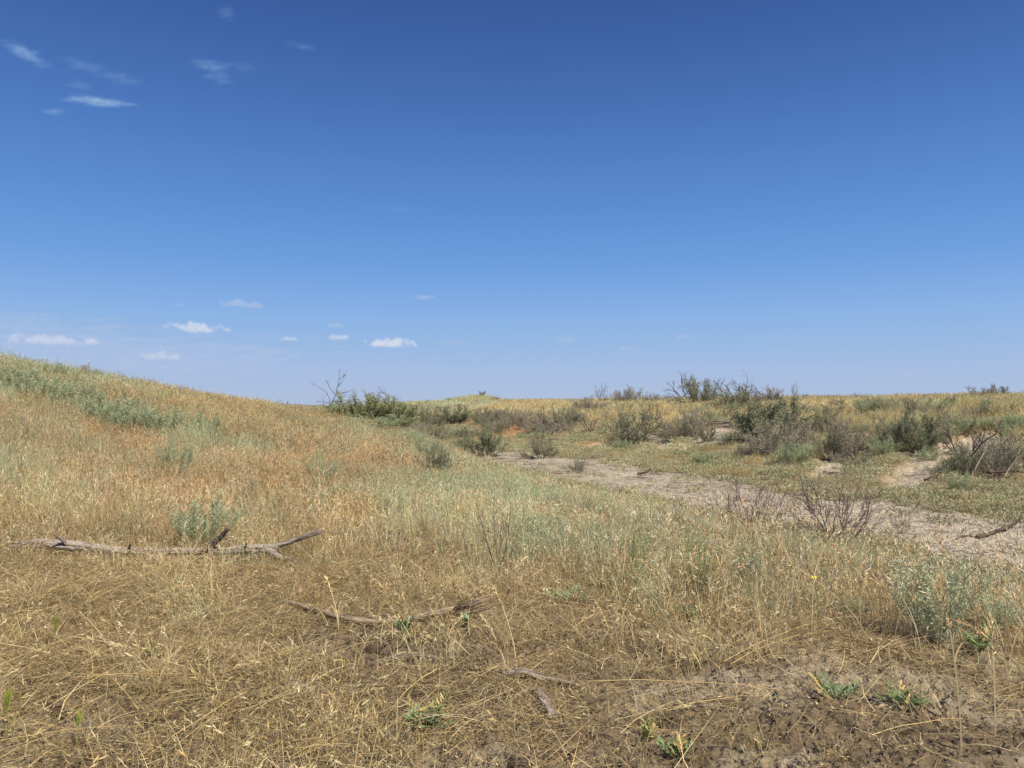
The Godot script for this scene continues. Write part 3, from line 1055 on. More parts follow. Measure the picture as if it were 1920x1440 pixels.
		["bare", -5.87, 34.60, 1.92, 1.58, "dead sticks slanting out of the green shrub"],
		["deadtree", -9.73, 41.62, 2.20, 2.54, "leafless dead tree on the left skyline beside the green shrubs"],
		["sage", -2.77, 21.28, 0.68, 0.53, "blue-green bush on the brink at the right end of the orange grass"],
		["sage", -5.37, 29.88, 2.28, 0.46, "long pale green bush in front of the bright green shrubs"],
		["leafy", -1.25, 13.08, 0.53, 0.45, "dark twiggy bush in the pale grass on the brink"],
		["sage", -1.88, 17.58, 0.61, 0.46, "pale bush behind the dark twiggy bush on the brink"],
		["sage", -2.45, 9.98, 0.46, 0.46, "blue-green wormwood bush alone in the middle of the tan grass"],
		["sage", -1.85, 8.20, 0.40, 0.28, "pale lower bush at the right foot of the blue-green wormwood"],
		["sage", -2.15, 11.36, 0.22, 0.27, "small fresh green wormwood right of the blue-green wormwood"],
		["sage", -4.37, 10.04, 0.39, 0.40, "grey-green wormwood on the slope above the fallen branch"],
		["sage", -1.19, 7.68, 0.37, 0.28, "dull green wormwood between tan and green grass"],
		["sage", -2.43, 6.10, 0.54, 0.36, "wide pale silvery wormwood right behind the fallen branch"],
		["sage", -2.73, 7.96, 0.22, 0.33, "thin tall wormwood stem at the right of the wide silvery one"],
		["sage", -0.98, 9.44, 0.46, 0.29, "pale green bush where the green grass begins"],
		["sage", -8.91, 13.84, 0.77, 0.44, "green bush at the left edge high on the slope"],
		["sage", -8.04, 13.12, 0.73, 0.44, "bluish bush second from the left edge on the slope"],
		["sage", -7.98, 13.98, 0.77, 0.39, "grey bush in the left slope's bush band, above the brown grass"],
		["sage", -6.97, 13.08, 0.78, 0.42, "dark green bush in the middle of the left slope's bush band"],
		["sage", -6.37, 12.98, 0.72, 0.45, "grey-green bush near the right end of the left slope's bush band"],
		["sage", -6.16, 13.60, 0.66, 0.41, "last bush at the right end of the left slope's bush band"],
		["sage", -10.71, 18.04, 0.55, 0.27, "bright green tuft-like bush just under the left skyline"],
		["thorn", -12.06, 21.76, 0.75, 0.42, "dry upright twigs on the left hill's skyline"],
		["sage", -6.20, 15.58, 0.54, 0.32, "small grey bush on the slope right of the bush band"],
		["tallsage", 0.76, 4.64, 0.18, 0.48, "tall green wormwood stalk clump in the grass, left of two"],
		["tallsage", 1.11, 4.60, 0.22, 0.41, "tall green wormwood stalk clump in the grass, right of two"],
		["sage", 1.54, 5.02, 0.24, 0.28, "pale grey wormwood in the grass right of the two tall stalk clumps"],
		["weed", -0.07, 4.94, 0.31, 0.58, "thin leafless upright weed in the middle of the pale grass"],
		["bush", 2.06, 3.78, 0.39, 0.43, "silvery green bush standing in the tall grass at right"],
		["bush", 2.57, 4.10, 0.23, 0.26, "smaller green bush at the right edge beside the silvery bush"],
		["sage", 1.87, 4.28, 0.21, 0.12, "low pale plant at the left foot of the tall right-hand grass"],
		["deadbush", 3.37, 11.00, 1.45, 1.14, "dark leafless shrub at the sand's near edge, left and denser of two"],
		["deadbush", 5.36, 12.80, 1.68, 1.05, "dark leafless shrub at the sand's near edge, right and more open of two"],
		["deadbush", 6.76, 13.40, 0.32, 0.32, "tiny leafless shrub on the sand right of the two dark ones"],
	]
	var marks := []
	for r in rows:
		if str(r[5]).split(" ").size() <= 10:
			marks.append(r)
		var k: String = r[0]
		var n: int = used.get(k, 0)
		used[k] = n + 1
		var pr: Dictionary = protos[k][n % protos[k].size()]
		var where := ""
		var d: float = r[2]
		if across(r[1], d) > 2.0:
			where = "shrubs of the far bank"
		elif brink(r[1], d) > 0.0:
			where = "shrubs in and beside the wash"
		else:
			where = "bushes in the grass of the near bank and hill"
		place(pr, called[k], r[1], d, r[3], r[4], r[5], where)
	# the crowd of dull shrubs beyond the bend of the wash
	for i in 60:
		var d := rng.randf_range(42.0, 84.0)
		var x := look(txc, d) + rng.randf_range(-3.0, 10.0)
		var k: String = ["leafy", "thorn", "leafy"][i % 3]
		var told := beside(["dull grey-green shrub", "brownish thorny shrub", "dusky leafy shrub"][i % 3], x, d, marks)
		if told != "":
			place(protos[k][i % 3], called[k], x, d, rng.randf_range(1.4, 2.6), rng.randf_range(0.7, 1.25), told, "crowded shrubs beyond the bend")
	for i in 100:
		var d := rng.randf_range(17.0, 44.0)
		var s := rng.randf_range(3.6, 16.0)
		var x := look(txc, d) + s / 0.91
		if x > 0.7 * d or bareness(x, d) > 0.3:
			continue
		var k: String = ["sage", "thorn", "leafy"][i % 3]
		var told := beside(["low pale scrub", "low twiggy scrub", "low olive scrub"][i % 3], x, d, marks)
		if told != "":
			place(protos[k][i % 3], called[k], x, d, rng.randf_range(0.6, 1.3), rng.randf_range(0.25, 0.55), told, "low scrub on the far bank")
	for i in 40:
		var d := rng.randf_range(85.0, 300.0)
		var x := rng.randf_range(-0.45, 0.75) * d
		var k: String = ["leafy", "thorn"][i % 2]
		place(protos[k][i % 3], called[k], x, d, rng.randf_range(1.0, 2.4), rng.randf_range(0.5, 1.1), "tiny bush dotted on the far plain under the skyline", "tiny bushes on the far plain")
	for k in protos:
		for pr in protos[k]:
			pr.root.free()


# words that single a plant out by the nearest plant that has a label of its own; empty when they would be taken twice
func beside(what: String, x: float, d: float, marks: Array) -> String:
	var near := marks.duplicate()
	near.sort_custom(func(a, b): return Vector2(a[1] - x, a[2] - d).length() < Vector2(b[1] - x, b[2] - d).length())
	for i in 4:
		var m: Array = near[i]
		var off: float = (x / d - m[1] / m[2]) * d
		var side := "in front of the" if d < m[2] else "behind the"
		if absf(off) > absf(d - m[2]) * 0.25:
			side = "left of the" if off < 0.0 else "right of the"
		var words := "%s %s %s" % [what, side, m[5]]
		if words.split(" ").size() <= 16 and not told_before.has(words):
			told_before[words] = true
			return words
	return ""


func place(pr: Dictionary, called: String, x: float, d: float, w: float, h: float, label: String, group: String) -> void:
	var o: Node3D = pr.root.duplicate()
	o.name = numbered(called)
	add_child(o)
	o.position = p3(x, d)
	o.rotation.y = rng.randf() * TAU if called != "dead_tree" else 0.0
	var big := 1.0 if d > 37.0 or d < 12.0 else 1.26
	if called == "wormwood_bush" and x < -1.5:
		big = 1.4 if x < -4.0 else 1.12
	var grow_w: float = w / pr.w * big
	o.scale = Vector3(grow_w, h / pr.h * big, grow_w)
	tag(o, label, "tree" if called == "dead_tree" else "shrub", group)


func make_dead_tree(wood: Material) -> Dictionary:
	var root := Node3D.new()
	root.name = "dead_tree"
	var k := c3(104, 94, 90)
	var m := MB.new()
	# the trunk leans right and goes straight up at its end; figures are in a frame 1 m wide and 1 m tall
	m.tube(PackedVector3Array([Vector3(-0.08, -0.05, 0), Vector3(-0.03, 0.2, 0.02), Vector3(0.1, 0.46, 0), Vector3(0.17, 0.72, 0.03), Vector3(0.19, 1.0, 0.02)]), 0.014, 0.004, 5, k, k)
	part("trunk", m.mesh(wood), root)
	var limbs := [
		[[0.08, 0.44, 0], [-0.05, 0.6, 0.05], [-0.13, 0.78, 0.1]], [[0.1, 0.46, 0], [0.3, 0.49, -0.08], [0.56, 0.58, -0.1]],
		[[0.15, 0.62, 0], [0.25, 0.7, 0.1], [0.32, 0.8, 0.12]], [[0.18, 0.77, 0.02], [0.25, 0.83, -0.04], [0.31, 0.87, -0.05]],
		[[-0.09, 0.16, 0.02], [0.0, 0.33, 0.15], [-0.1, 0.5, 0.2], [-0.3, 0.62, 0.25], [-0.44, 0.7, 0.28]],
		[[-0.09, 0.05, 0], [-0.17, 0.2, -0.12], [-0.25, 0.24, -0.2], [-0.28, 0.36, -0.22]],
		[[-0.1, 0.04, 0.02], [-0.3, 0.12, 0.1], [-0.5, 0.21, 0.12]], [[0.0, 0.3, 0], [0.2, 0.3, 0.1], [0.34, 0.26, 0.16]],
		[[0.02, 0.33, 0.02], [0.16, 0.2, -0.12], [0.36, 0.17, -0.2]], [[-0.02, 0.24, 0.02], [-0.15, 0.3, 0.2], [-0.33, 0.3, 0.28]]]
	for l in limbs:
		m = MB.new()
		var pts := PackedVector3Array()
		for q in l:
			pts.append(Vector3(q[0], q[1], q[2]))
		m.tube(pts, 0.007, 0.002, 4, k, k)
		for i in 5:
			var j := 1 + rng.randi() % (pts.size() - 1)
			var a := pts[j].lerp(pts[j - 1], rng.randf())
			var dir := (pts[j] - pts[j - 1]).normalized() + rdir() * 0.7
			m.tube(PackedVector3Array([a, a + dir * 0.05, a + dir * 0.09 + rdir() * 0.02 + Vector3(0, 0.02, 0)]), 0.004, 0.002, 3, k, k)
		part("branch", m.mesh(wood), root)
	return {"root": root, "w": 1.0, "h": 1.0}


# ------------------------------------------------------------------ dead wood
func bark() -> StandardMaterial3D:
	var m := StandardMaterial3D.new()
	m.vertex_color_use_as_albedo = true
	m.roughness = 0.95
	m.metallic_specular = 0.2
	m.uv1_scale = Vector3(3, 1, 1)
	var h := NoiseTexture2D.new()
	h.width = 256
	h.height = 256
	h.seamless = true
	h.noise = noise(21, 0.03, 5)
	m.heightmap_enabled = true
	m.heightmap_texture = h
	m.heightmap_scale = 0.6
	return m


# a weathered limb: cracked along its grain, lumpy, with broken ends
func limb(pts: Array, radii: Array, sides: int, seed_: int, mat: Material, light: Color, dark: Color, wild := 1.0) -> ArrayMesh:
	var curve := Curve3D.new()
	curve.bake_interval = 0.012
	for i in pts.size():
		var p: Vector3 = pts[i]
		var t := Vector3.ZERO
		if i > 0 and i < pts.size() - 1:
			t = (pts[i + 1] - pts[i - 1]) * 0.17
		curve.add_point(p, -t, t)
	var len := curve.get_baked_length()
	var n := maxi(6, int(len / 0.02))
	var fn := noise(seed_, 1.0, 3)
	var st := SurfaceTool.new()
	st.begin(Mesh.PRIMITIVE_TRIANGLES)
	for i in n + 1:
		var t := i / float(n)
		var p := curve.sample_baked(t * len)
		var dir := (curve.sample_baked(minf(t * len + 0.02, len)) - curve.sample_baked(maxf(t * len - 0.02, 0.0))).normalized()
		var side := dir.cross(Vector3.UP).normalized()
		if side.length_squared() < 0.2:
			side = dir.cross(Vector3.RIGHT).normalized()
		var up := side.cross(dir)
		var f := t * (radii.size() - 1)
		var j := mini(int(f), radii.size() - 2)
		var r: float = lerpf(radii[j], radii[j + 1], f - j)
		for s in sides + 1:
			var a := TAU * (s % sides) / sides
			var grain := fn.get_noise_3d(cos(a) * 3.2, sin(a) * 3.2, t * len * 2.0)
			var lump := fn.get_noise_3d(cos(a) * 0.8, sin(a) * 0.8, t * len * 9.0 + 40.0)
			var groove := fn.get_noise_3d(cos(a) * 6.0, sin(a) * 6.0, t * len * 3.0 + 90.0)
			var rr := r * (1.0 + wild * (grain * 0.3 + lump * 0.22 - 0.3 * ss(0.1, 0.4, groove)))
			var k := dark.lerp(light, ss(-0.55, 0.1, grain + lump * 0.4 - maxf(0.0, groove) * 0.9))
			st.set_color(k)
			st.set_uv(Vector2(s / float(sides), t * len * 2.0))
			st.set_smooth_group(0)
			st.add_vertex(p + (side * cos(a) + up * sin(a)) * rr + dir * (lump * r * 0.9 if i == 0 or i == n else 0.0))
	var w := sides + 1
	for i in n:
		for s in sides:
			var a := i * w + s
			for q in [a, a + w, a + 1, a + 1, a + w, a + w + 1]:
				st.add_index(q)
	# broken ends
	for e in [0, n]:
		var base: int = e * w
		for s in range(1, sides - 1):
			var tri := [base, base + s, base + s + 1] if e == 0 else [base, base + s + 1, base + s]
			for q in tri:
				st.add_index(q)
	st.generate_normals()
	st.set_material(mat)
	return st.commit()


func w3(x: float, d: float, up: float) -> Vector3:   # a point a given height above the smooth ground
	return Vector3(x, height(x, d) + up, -d)


func local(pts: Array, o: Node3D) -> Array:
	var out := []
	for p in pts:
		out.append(p - o.position)
	return out


# broken fibres at the end of a limb
func splinters(o: Node3D, at: Vector3, dir: Vector3, r: float, mat: Material) -> void:
	var m := MB.new()
	dir = dir.normalized()
	for i in 9:
		var off := rdir() * r * 0.75
		off -= dir * off.dot(dir)
		var p := at - o.position + off - dir * r * 1.5
		m.tube(PackedVector3Array([p, p + dir * r * rng.randf_range(2.0, 3.2) + rdir() * r * 0.2, p + dir * r * rng.randf_range(3.4, 5.5) + rdir() * r * 0.5]), r * rng.randf_range(0.18, 0.4), r * 0.05, 4, c3(188, 170, 146), c3(160, 142, 120))
	part("splinters", m.mesh(mat), o)


func make_dead_wood() -> void:
	var mat := bark()
	var grey := c3(178, 167, 156)
	var dk := c3(104, 92, 84)
	# the long fallen branch with its forks
	var o := thing("fallen_branch", "long weathered grey branch with forked right end lying in the grass", "branch", w3(-2.3, 5.55, 0), "dead wood on the ground")
	part("trunk", limb(local([w3(-3.62, 5.6, 0.02), w3(-3.4, 5.6, 0.06), w3(-3.1, 5.58, 0.06), w3(-2.85, 5.57, 0.05), w3(-2.45, 5.55, 0.052), w3(-2.05, 5.52, 0.062), w3(-1.8, 5.5, 0.08), w3(-1.66, 5.5, 0.08)], o), [0.018, 0.038, 0.032, 0.027, 0.026, 0.026, 0.032, 0.03], 22, 1, mat, grey, dk), o)
	part("fork", limb(local([w3(-1.74, 5.5, 0.085), w3(-1.63, 5.5, 0.115), w3(-1.5, 5.5, 0.16), w3(-1.36, 5.5, 0.205)], o), [0.022, 0.02, 0.019, 0.016], 10, 2, mat, grey, dk), o)
	part("fork", limb(local([w3(-1.74, 5.5, 0.075), w3(-1.62, 5.42, 0.035), w3(-1.5, 5.3, 0.03), w3(-1.36, 5.2, 0.02), w3(-1.22, 5.12, 0.01)], o), [0.03, 0.022, 0.018, 0.013, 0.008], 10, 3, mat, grey, dk), o)
	part("stub", limb(local([w3(-2.2, 5.52, 0.05), w3(-2.13, 5.5, 0.11), w3(-2.06, 5.48, 0.17), w3(-2.0, 5.46, 0.235)], o), [0.026, 0.022, 0.017, 0.012], 9, 4, mat, c3(112, 98, 90), c3(64, 54, 50)), o)
	for q in [[-2.75, 5.55, 0.06, -2.68, 5.44, 0.13], [-1.9, 5.5, 0.09, -1.86, 5.44, 0.13], [-3.2, 5.57, 0.09, -3.26, 5.5, 0.15]]:
		part("stub", limb(local([w3(q[0], q[1], q[2] - 0.02), w3(q[0], q[1], q[2]).lerp(w3(q[3], q[4], q[5]), 0.5), w3(q[3], q[4], q[5])], o), [0.014, 0.010, 0.004], 8, int(q[0] * 50.0) + 400, mat, grey, dk), o)
	splinters(o, w3(-1.36, 5.5, 0.205), Vector3(0.8, 0.25, 0), 0.012, mat)
	splinters(o, w3(-3.6, 5.6, 0.035), Vector3(-1, 0.1, 0), 0.024, mat)
	splinters(o, w3(-2.0, 5.46, 0.235), Vector3(0.4, 0.9, 0), 0.01, mat)
	# the curved branch nearer the camera
	o = thing("curved_branch", "curved bark-covered branch with a split raised right end, nearer than the forked one", "branch", w3(-0.75, 3.95, 0), "dead wood on the ground")
	part("limb", limb(local([w3(-1.33, 4.36, 0.015), w3(-1.12, 4.17, 0.02), w3(-0.88, 3.97, 0.02), w3(-0.70, 3.9, 0.015), w3(-0.53, 3.93, 0.02), w3(-0.33, 4.0, 0.04), w3(-0.24, 4.02, 0.06), w3(-0.15, 4.05, 0.085)], o), [0.008, 0.012, 0.014, 0.016, 0.015, 0.015, 0.018, 0.010], 16, 6, mat, c3(190, 174, 150), c3(112, 96, 80), 0.8), o)
	part("split_end", limb(local([w3(-0.3, 4.0, 0.05), w3(-0.24, 3.99, 0.075), w3(-0.17, 4.0, 0.095)], o), [0.011, 0.01, 0.005], 8, 7, mat, c3(150, 134, 120), c3(84, 72, 64)), o)
	splinters(o, w3(-0.155, 4.05, 0.083), Vector3(0.9, 0.3, 0.1), 0.013, mat)
	o = thing("arched_stick", "thin pale arched stick in the trampled straw", "stick", w3(-0.45, 3.3, 0), "dead wood on the ground")
	part("limb", limb(local([w3(-0.66, 3.28, 0.0), w3(-0.58, 3.28, 0.014), w3(-0.48, 3.3, 0.034), w3(-0.38, 3.32, 0.036), w3(-0.29, 3.32, 0.012)], o), [0.006, 0.009, 0.011, 0.01, 0.006], 9, 8, mat, c3(206, 192, 170), c3(150, 134, 116), 0.6), o)
	o = thing("driftwood_piece", "split grey driftwood piece with a pointed right end", "wood", w3(0.1, 3.08, 0), "dead wood on the ground")
	part("limb", limb(local([w3(-0.035, 3.1, 0.03), w3(0.04, 3.1, 0.035), w3(0.12, 3.07, 0.025), w3(0.2, 3.04, 0.02), w3(0.28, 3.02, 0.012)], o), [0.013, 0.017, 0.016, 0.013, 0.003], 14, 9, mat, c3(188, 174, 160), c3(110, 98, 88), 0.8), o)
	splinters(o, w3(-0.03, 3.1, 0.03), Vector3(-1, 0.05, 0), 0.012, mat)
	splinters(o, w3(0.26, 3.02, 0.014), Vector3(1, 0, 0.2), 0.008, mat)
	o = thing("wood_stub", "short round grey stub of wood pointing at the camera", "wood", w3(0.12, 2.8, 0), "dead wood on the ground")
	part("limb", limb(local([w3(0.10, 2.93, 0.022), w3(0.12, 2.83, 0.022), w3(0.14, 2.72, 0.018)], o), [0.015, 0.017, 0.018], 16, 10, mat, c3(182, 172, 166), c3(140, 130, 124), 0.3), o)
	o = thing("wood_chunk", "broken whitish wood chunk half buried in straw at lower left", "wood", w3(-0.81, 3.0, 0), "dead wood on the ground")
	part("limb", limb(local([w3(-0.89, 3.05, 0.012), w3(-0.82, 3.0, 0.022), w3(-0.75, 2.97, 0.01)], o), [0.013, 0.022, 0.016], 9, 11, mat, c3(178, 168, 150), c3(104, 92, 80)), o)
	# dark lumps in the straw
	var lumps := [[-0.62, 3.45, "dark earth clod left of the arched stick"], [-0.98, 3.3, "dark lump of rotten bark in the straw at lower left"], [-1.6, 2.75, "dark earth clod low in the left corner straw"], [0.02, 2.35, "dark rounded clod at the bottom edge left of centre"]]
	for l in lumps:
		var c := thing("clod", l[2], "clod", w3(l[0], l[1], 0), "dark lumps in the straw")
		part("lump", limb([Vector3(-0.03, 0.012, 0), Vector3(0, 0.02, 0.01), Vector3(0.035, 0.01, 0)], [0.012, 0.026, 0.012], 9, int(l[0] * 31.0) + 60, mat, c3(96, 82, 72), c3(64, 54, 48)), c)
	# sticks on the sand and the far bank
	var sticks := [
		[[[7.75, 12.9, 0.04], [8.2, 13.2, 0.05], [8.75, 13.6, 0.09], [9.15, 13.9, 0.16]], 0.035, "long dark bowed stick lying on the sand at right", 0],
		[[[7.3, 12.75, 0.02], [7.55, 12.9, 0.06], [7.75, 13.0, 0.03]], 0.02, "short dark stick left of the long bowed one", 0],
		[[[4.0, 24.6, 0.03], [4.25, 24.7, 0.06], [4.5, 25.0, 0.14]], 0.045, "dark stump-like stick on the middle of the sand", 0],
		[[[10.3, 19.3, 0.04], [10.8, 19.6, 0.1], [11.35, 20.1, 0.2]], 0.03, "grey stick slanting out from under the sprawling dark shrub", 0],
		[[[8.75, 17.4, 0.04], [9.05, 17.4, 0.04], [9.4, 17.4, 0.03]], 0.025, "pale straight stick lying flat on the grassy slope", 1],
		[[[11.0, 18.6, 0.0], [11.45, 19.0, 0.3], [11.95, 19.4, 0.62]], 0.02, "grey pole leaning on the big dusky shrub", 1],
		[[[11.8, 18.5, 0.02], [12.2, 18.9, 0.14], [12.6, 19.2, 0.3]], 0.016, "pale leaning stick at the right edge of the far bank", 1],
		[[[11.6, 18.8, 0.12], [12.1, 18.75, 0.08], [12.5, 18.6, 0.0]], 0.035, "dark stick on the sand under the big dusky shrub", 0]]
	for s in sticks:
		var pts := []
		for q in s[0]:
			pts.append(w3(q[0], q[1], q[2]))
		var t := thing("dead_stick", s[2], "stick", pts[0], "sticks on the sand and far bank")
		part("limb", limb(local(pts, t), [s[1], s[1] * 0.9, s[1] * 0.5], 7, int(s[1] * 1000.0) + 80, mat, c3(168, 152, 134) if s[3] == 1 else c3(104, 90, 80), c3(110, 96, 84) if s[3] == 1 else c3(66, 56, 50)), t)
	# the pile of old limbs on the bare patch of the far bank
	o = thing("wood_pile", "pile of tangled dark dead limbs on the bare sandy patch of the far bank", "wood pile", w3(9.75, 32.6, 0))
	for i in 9:
		var a := Vector3(rng.randf_range(-0.5, 0.5), 0.05 + i * 0.035, rng.randf_range(-0.3, 0.3))
		var b := Vector3(rng.randf_range(-0.15, 0.35), 0.10 + rng.randf() * 0.2, rng.randf_range(-0.15, 0.15))
		part("limb", limb([a + Vector3(-0.75 - 0.25 * rng.randf(), -0.03 + 0.12 * rng.randf(), 0.2 * rng.randf()), a * 0.6 + Vector3(-0.2, 0.16, 0), b + Vector3(0.45, 0.05, 0)], [0.016, 0.05, 0.06], 7, 120 + i, mat, c3(150, 138, 130), c3(62, 54, 50)), o)


# ------------------------------------------------------------------ small plants near the camera
func rosette(label: String, x: float, d: float, size: float, n: int, rise: float, length: float, wid: float, k0: Color, k1: Color, called := "small_plant") -> void:
	size *= 0.95
	length *= 0.92
	var o := thing(called, label, "plant", p3(x, d), "small green plants in the straw")
	var mat := plant_mat(0.5)
	var m := MB.new()
	for i in n:
		var dir := (flat_dir() + Vector3.UP * rng.randf_range(rise * 0.4, rise)).normalized()
		var at := flat_dir() * size * 0.35 * rng.randf()
		var k := vary(k0.lerp(k1, rng.randf()), 0.25)
		if rng.randf() < 0.18:
			k = vary(c3(190, 170, 110), 0.2)   # a withered leaf
		var l := length * rng.randf_range(0.5, 1.1)
		# a feathery leaf: midrib with leaflets on both sides
		var side := dir.cross(Vector3.UP + rdir() * 0.3).normalized()
		m.blade(at, dir, Vector3.DOWN * 0.15, side, l, wid * 0.5, k, k, 3)
		for j in 5:
			var q := at + dir * l * (0.25 + 0.15 * j) + Vector3.DOWN * 0.15 * l * pow(0.25 + 0.15 * j, 2)
			for s in [-1.0, 1.0]:
				var ld: Vector3 = (dir + side * s * 1.1 + rdir() * 0.3).normalized()
				m.leaf(q, ld, ld.cross(Vector3.UP + rdir() * 0.4).normalized(), l * 0.32, wid, vary(k, 0.12))
	part("foliage", m.mesh(mat), o, "stuff")
	m = MB.new()
	for i in 3:
		m.tube(PackedVector3Array([flat_dir() * 0.004 - Vector3(0, 0.01, 0), Vector3(0, size * 0.1, 0) + flat_dir() * size * 0.1]), 0.0025, 0.0015, 4, k0, k0)
	part("stem", m.mesh(mat), o)


func make_small_plants() -> void:
	var g0 := c3(136, 152, 116)
	var g1 := c3(158, 172, 138)
	var d0 := c3(104, 128, 84)
	var d1 := c3(132, 152, 106)
	var y0 := c3(150, 156, 96)
	var y1 := c3(182, 180, 116)
	rosette("pale green spreading weed at the edge of the grass right of the curved branch", 0.33, 4.32, 0.22, 26, 0.9, 0.15, 0.012, g0, g1)
	rosette("pale leafy weed behind the pale spreading weed", 0.58, 4.75, 0.2, 18, 1.2, 0.13, 0.013, g0, g1)
	rosette("green feathery rosette in the trampled straw near the bottom centre", -0.31, 2.72, 0.2, 34, 0.7, 0.13, 0.008, d0, c3(140, 158, 118))
	rosette("upright blue-green weed standing against the curved branch", -0.52, 3.75, 0.06, 12, 5.0, 0.15, 0.012, c3(120, 148, 108), c3(150, 172, 130))
	rosette("small upright blue-green weed below the curved branch's raised end", -0.22, 3.8, 0.04, 8, 5.0, 0.10, 0.011, c3(120, 148, 108), c3(150, 172, 130))
	rosette("little feathery green plant at the foot of the tall grass", 0.92, 4.02, 0.1, 22, 2.5, 0.12, 0.006, d0, d1)
	rosette("grey-green weed at lower right, left of two", 1.24, 2.98, 0.12, 14, 2.2, 0.13, 0.009, g0, c3(132, 158, 120))
	rosette("fresh green weed at lower right, right of two", 1.47, 2.92, 0.14, 20, 1.3, 0.11, 0.009, d0, d1)
	rosette("small green weed at the bottom edge right of centre", 0.52, 2.42, 0.1, 14, 1.6, 0.08, 0.008, d0, d1)
	rosette("yellowish sprout at the bottom edge right of centre", 0.44, 2.55, 0.05, 8, 4.0, 0.08, 0.008, y0, y1)
	rosette("yellow-green sprout in the bare earth below the tall grass", 0.79, 3.35, 0.05, 7, 2.5, 0.06, 0.009, y0, y1)
	rosette("few fresh green shoots in the straw at lower left", -1.55, 3.35, 0.1, 10, 2.5, 0.08, 0.008, c3(120, 148, 60), y1)
	rosette("low pale green weed right of the silvery bush's foot", 2.22, 3.7, 0.16, 18, 2.0, 0.14, 0.012, c3(136, 150, 112), d1)
	# yellow flower in the right-hand grass
	var o := thing("yellow_flower", "single yellow flower among the right-hand grass", "flower", p3(1.42, 3.62), "")
	var mat := plant_mat(0.4)
	var m := MB.new()
	m.tube(PackedVector3Array([Vector3(0, 0, 0), Vector3(0.01, 0.18, 0), Vector3(-0.01, 0.33, 0.01)]), 0.0025, 0.0018, 4, d0, d1)
	part("stem", m.mesh(mat), o)
	for i in 6:
		m = MB.new()
		var a := TAU * i / 6.0
		var dir := Vector3(cos(a), 0.5, sin(a)).normalized()
		m.leaf(Vector3(-0.01, 0.33, 0.01), dir, dir.cross(Vector3.UP).normalized(), 0.02, 0.012, c3(236, 214, 40))
		part("petal", m.mesh(mat), o)
	# green barley heads at the left edge
	var heads := [[-1.62, 2.50, 0.16, "fresh green barley head at the bottom left edge"], [-1.70, 2.47, 0.13, "second green barley head at the bottom left edge, nearer the corner"], [-2.0, 3.4, 0.17, "yellow-green barley head at the left below the fallen branch"], [-1.42, 2.55, 0.10, "small pale barley head right of the two at the bottom left edge"]]
	for h in heads:
		o = thing("barley_stalk", h[3], "grass stalk", p3(h[0], h[1]), "green barley heads")
		m = MB.new()
		m.tube(PackedVector3Array([Vector3(0, -0.01, 0), Vector3(0.004, h[2] * 0.5, 0), Vector3(0.0, h[2] * 0.7, 0)]), 0.0022, 0.0016, 4, c3(130, 130, 74), c3(140, 146, 80))
		part("stem", m.mesh(mat), o)
		m = MB.new()
		for i in 34:
			var q := Vector3(0, h[2] * (0.66 + 0.3 * i / 34.0), 0)
			var dir := (flat_dir() * 0.33 + Vector3.UP).normalized()
			m.leaf(q, dir, dir.cross(rdir()).normalized(), 0.05, 0.003, vary(c3(150, 164, 72), 0.15))
		part("seed_head", m.mesh(mat), o)


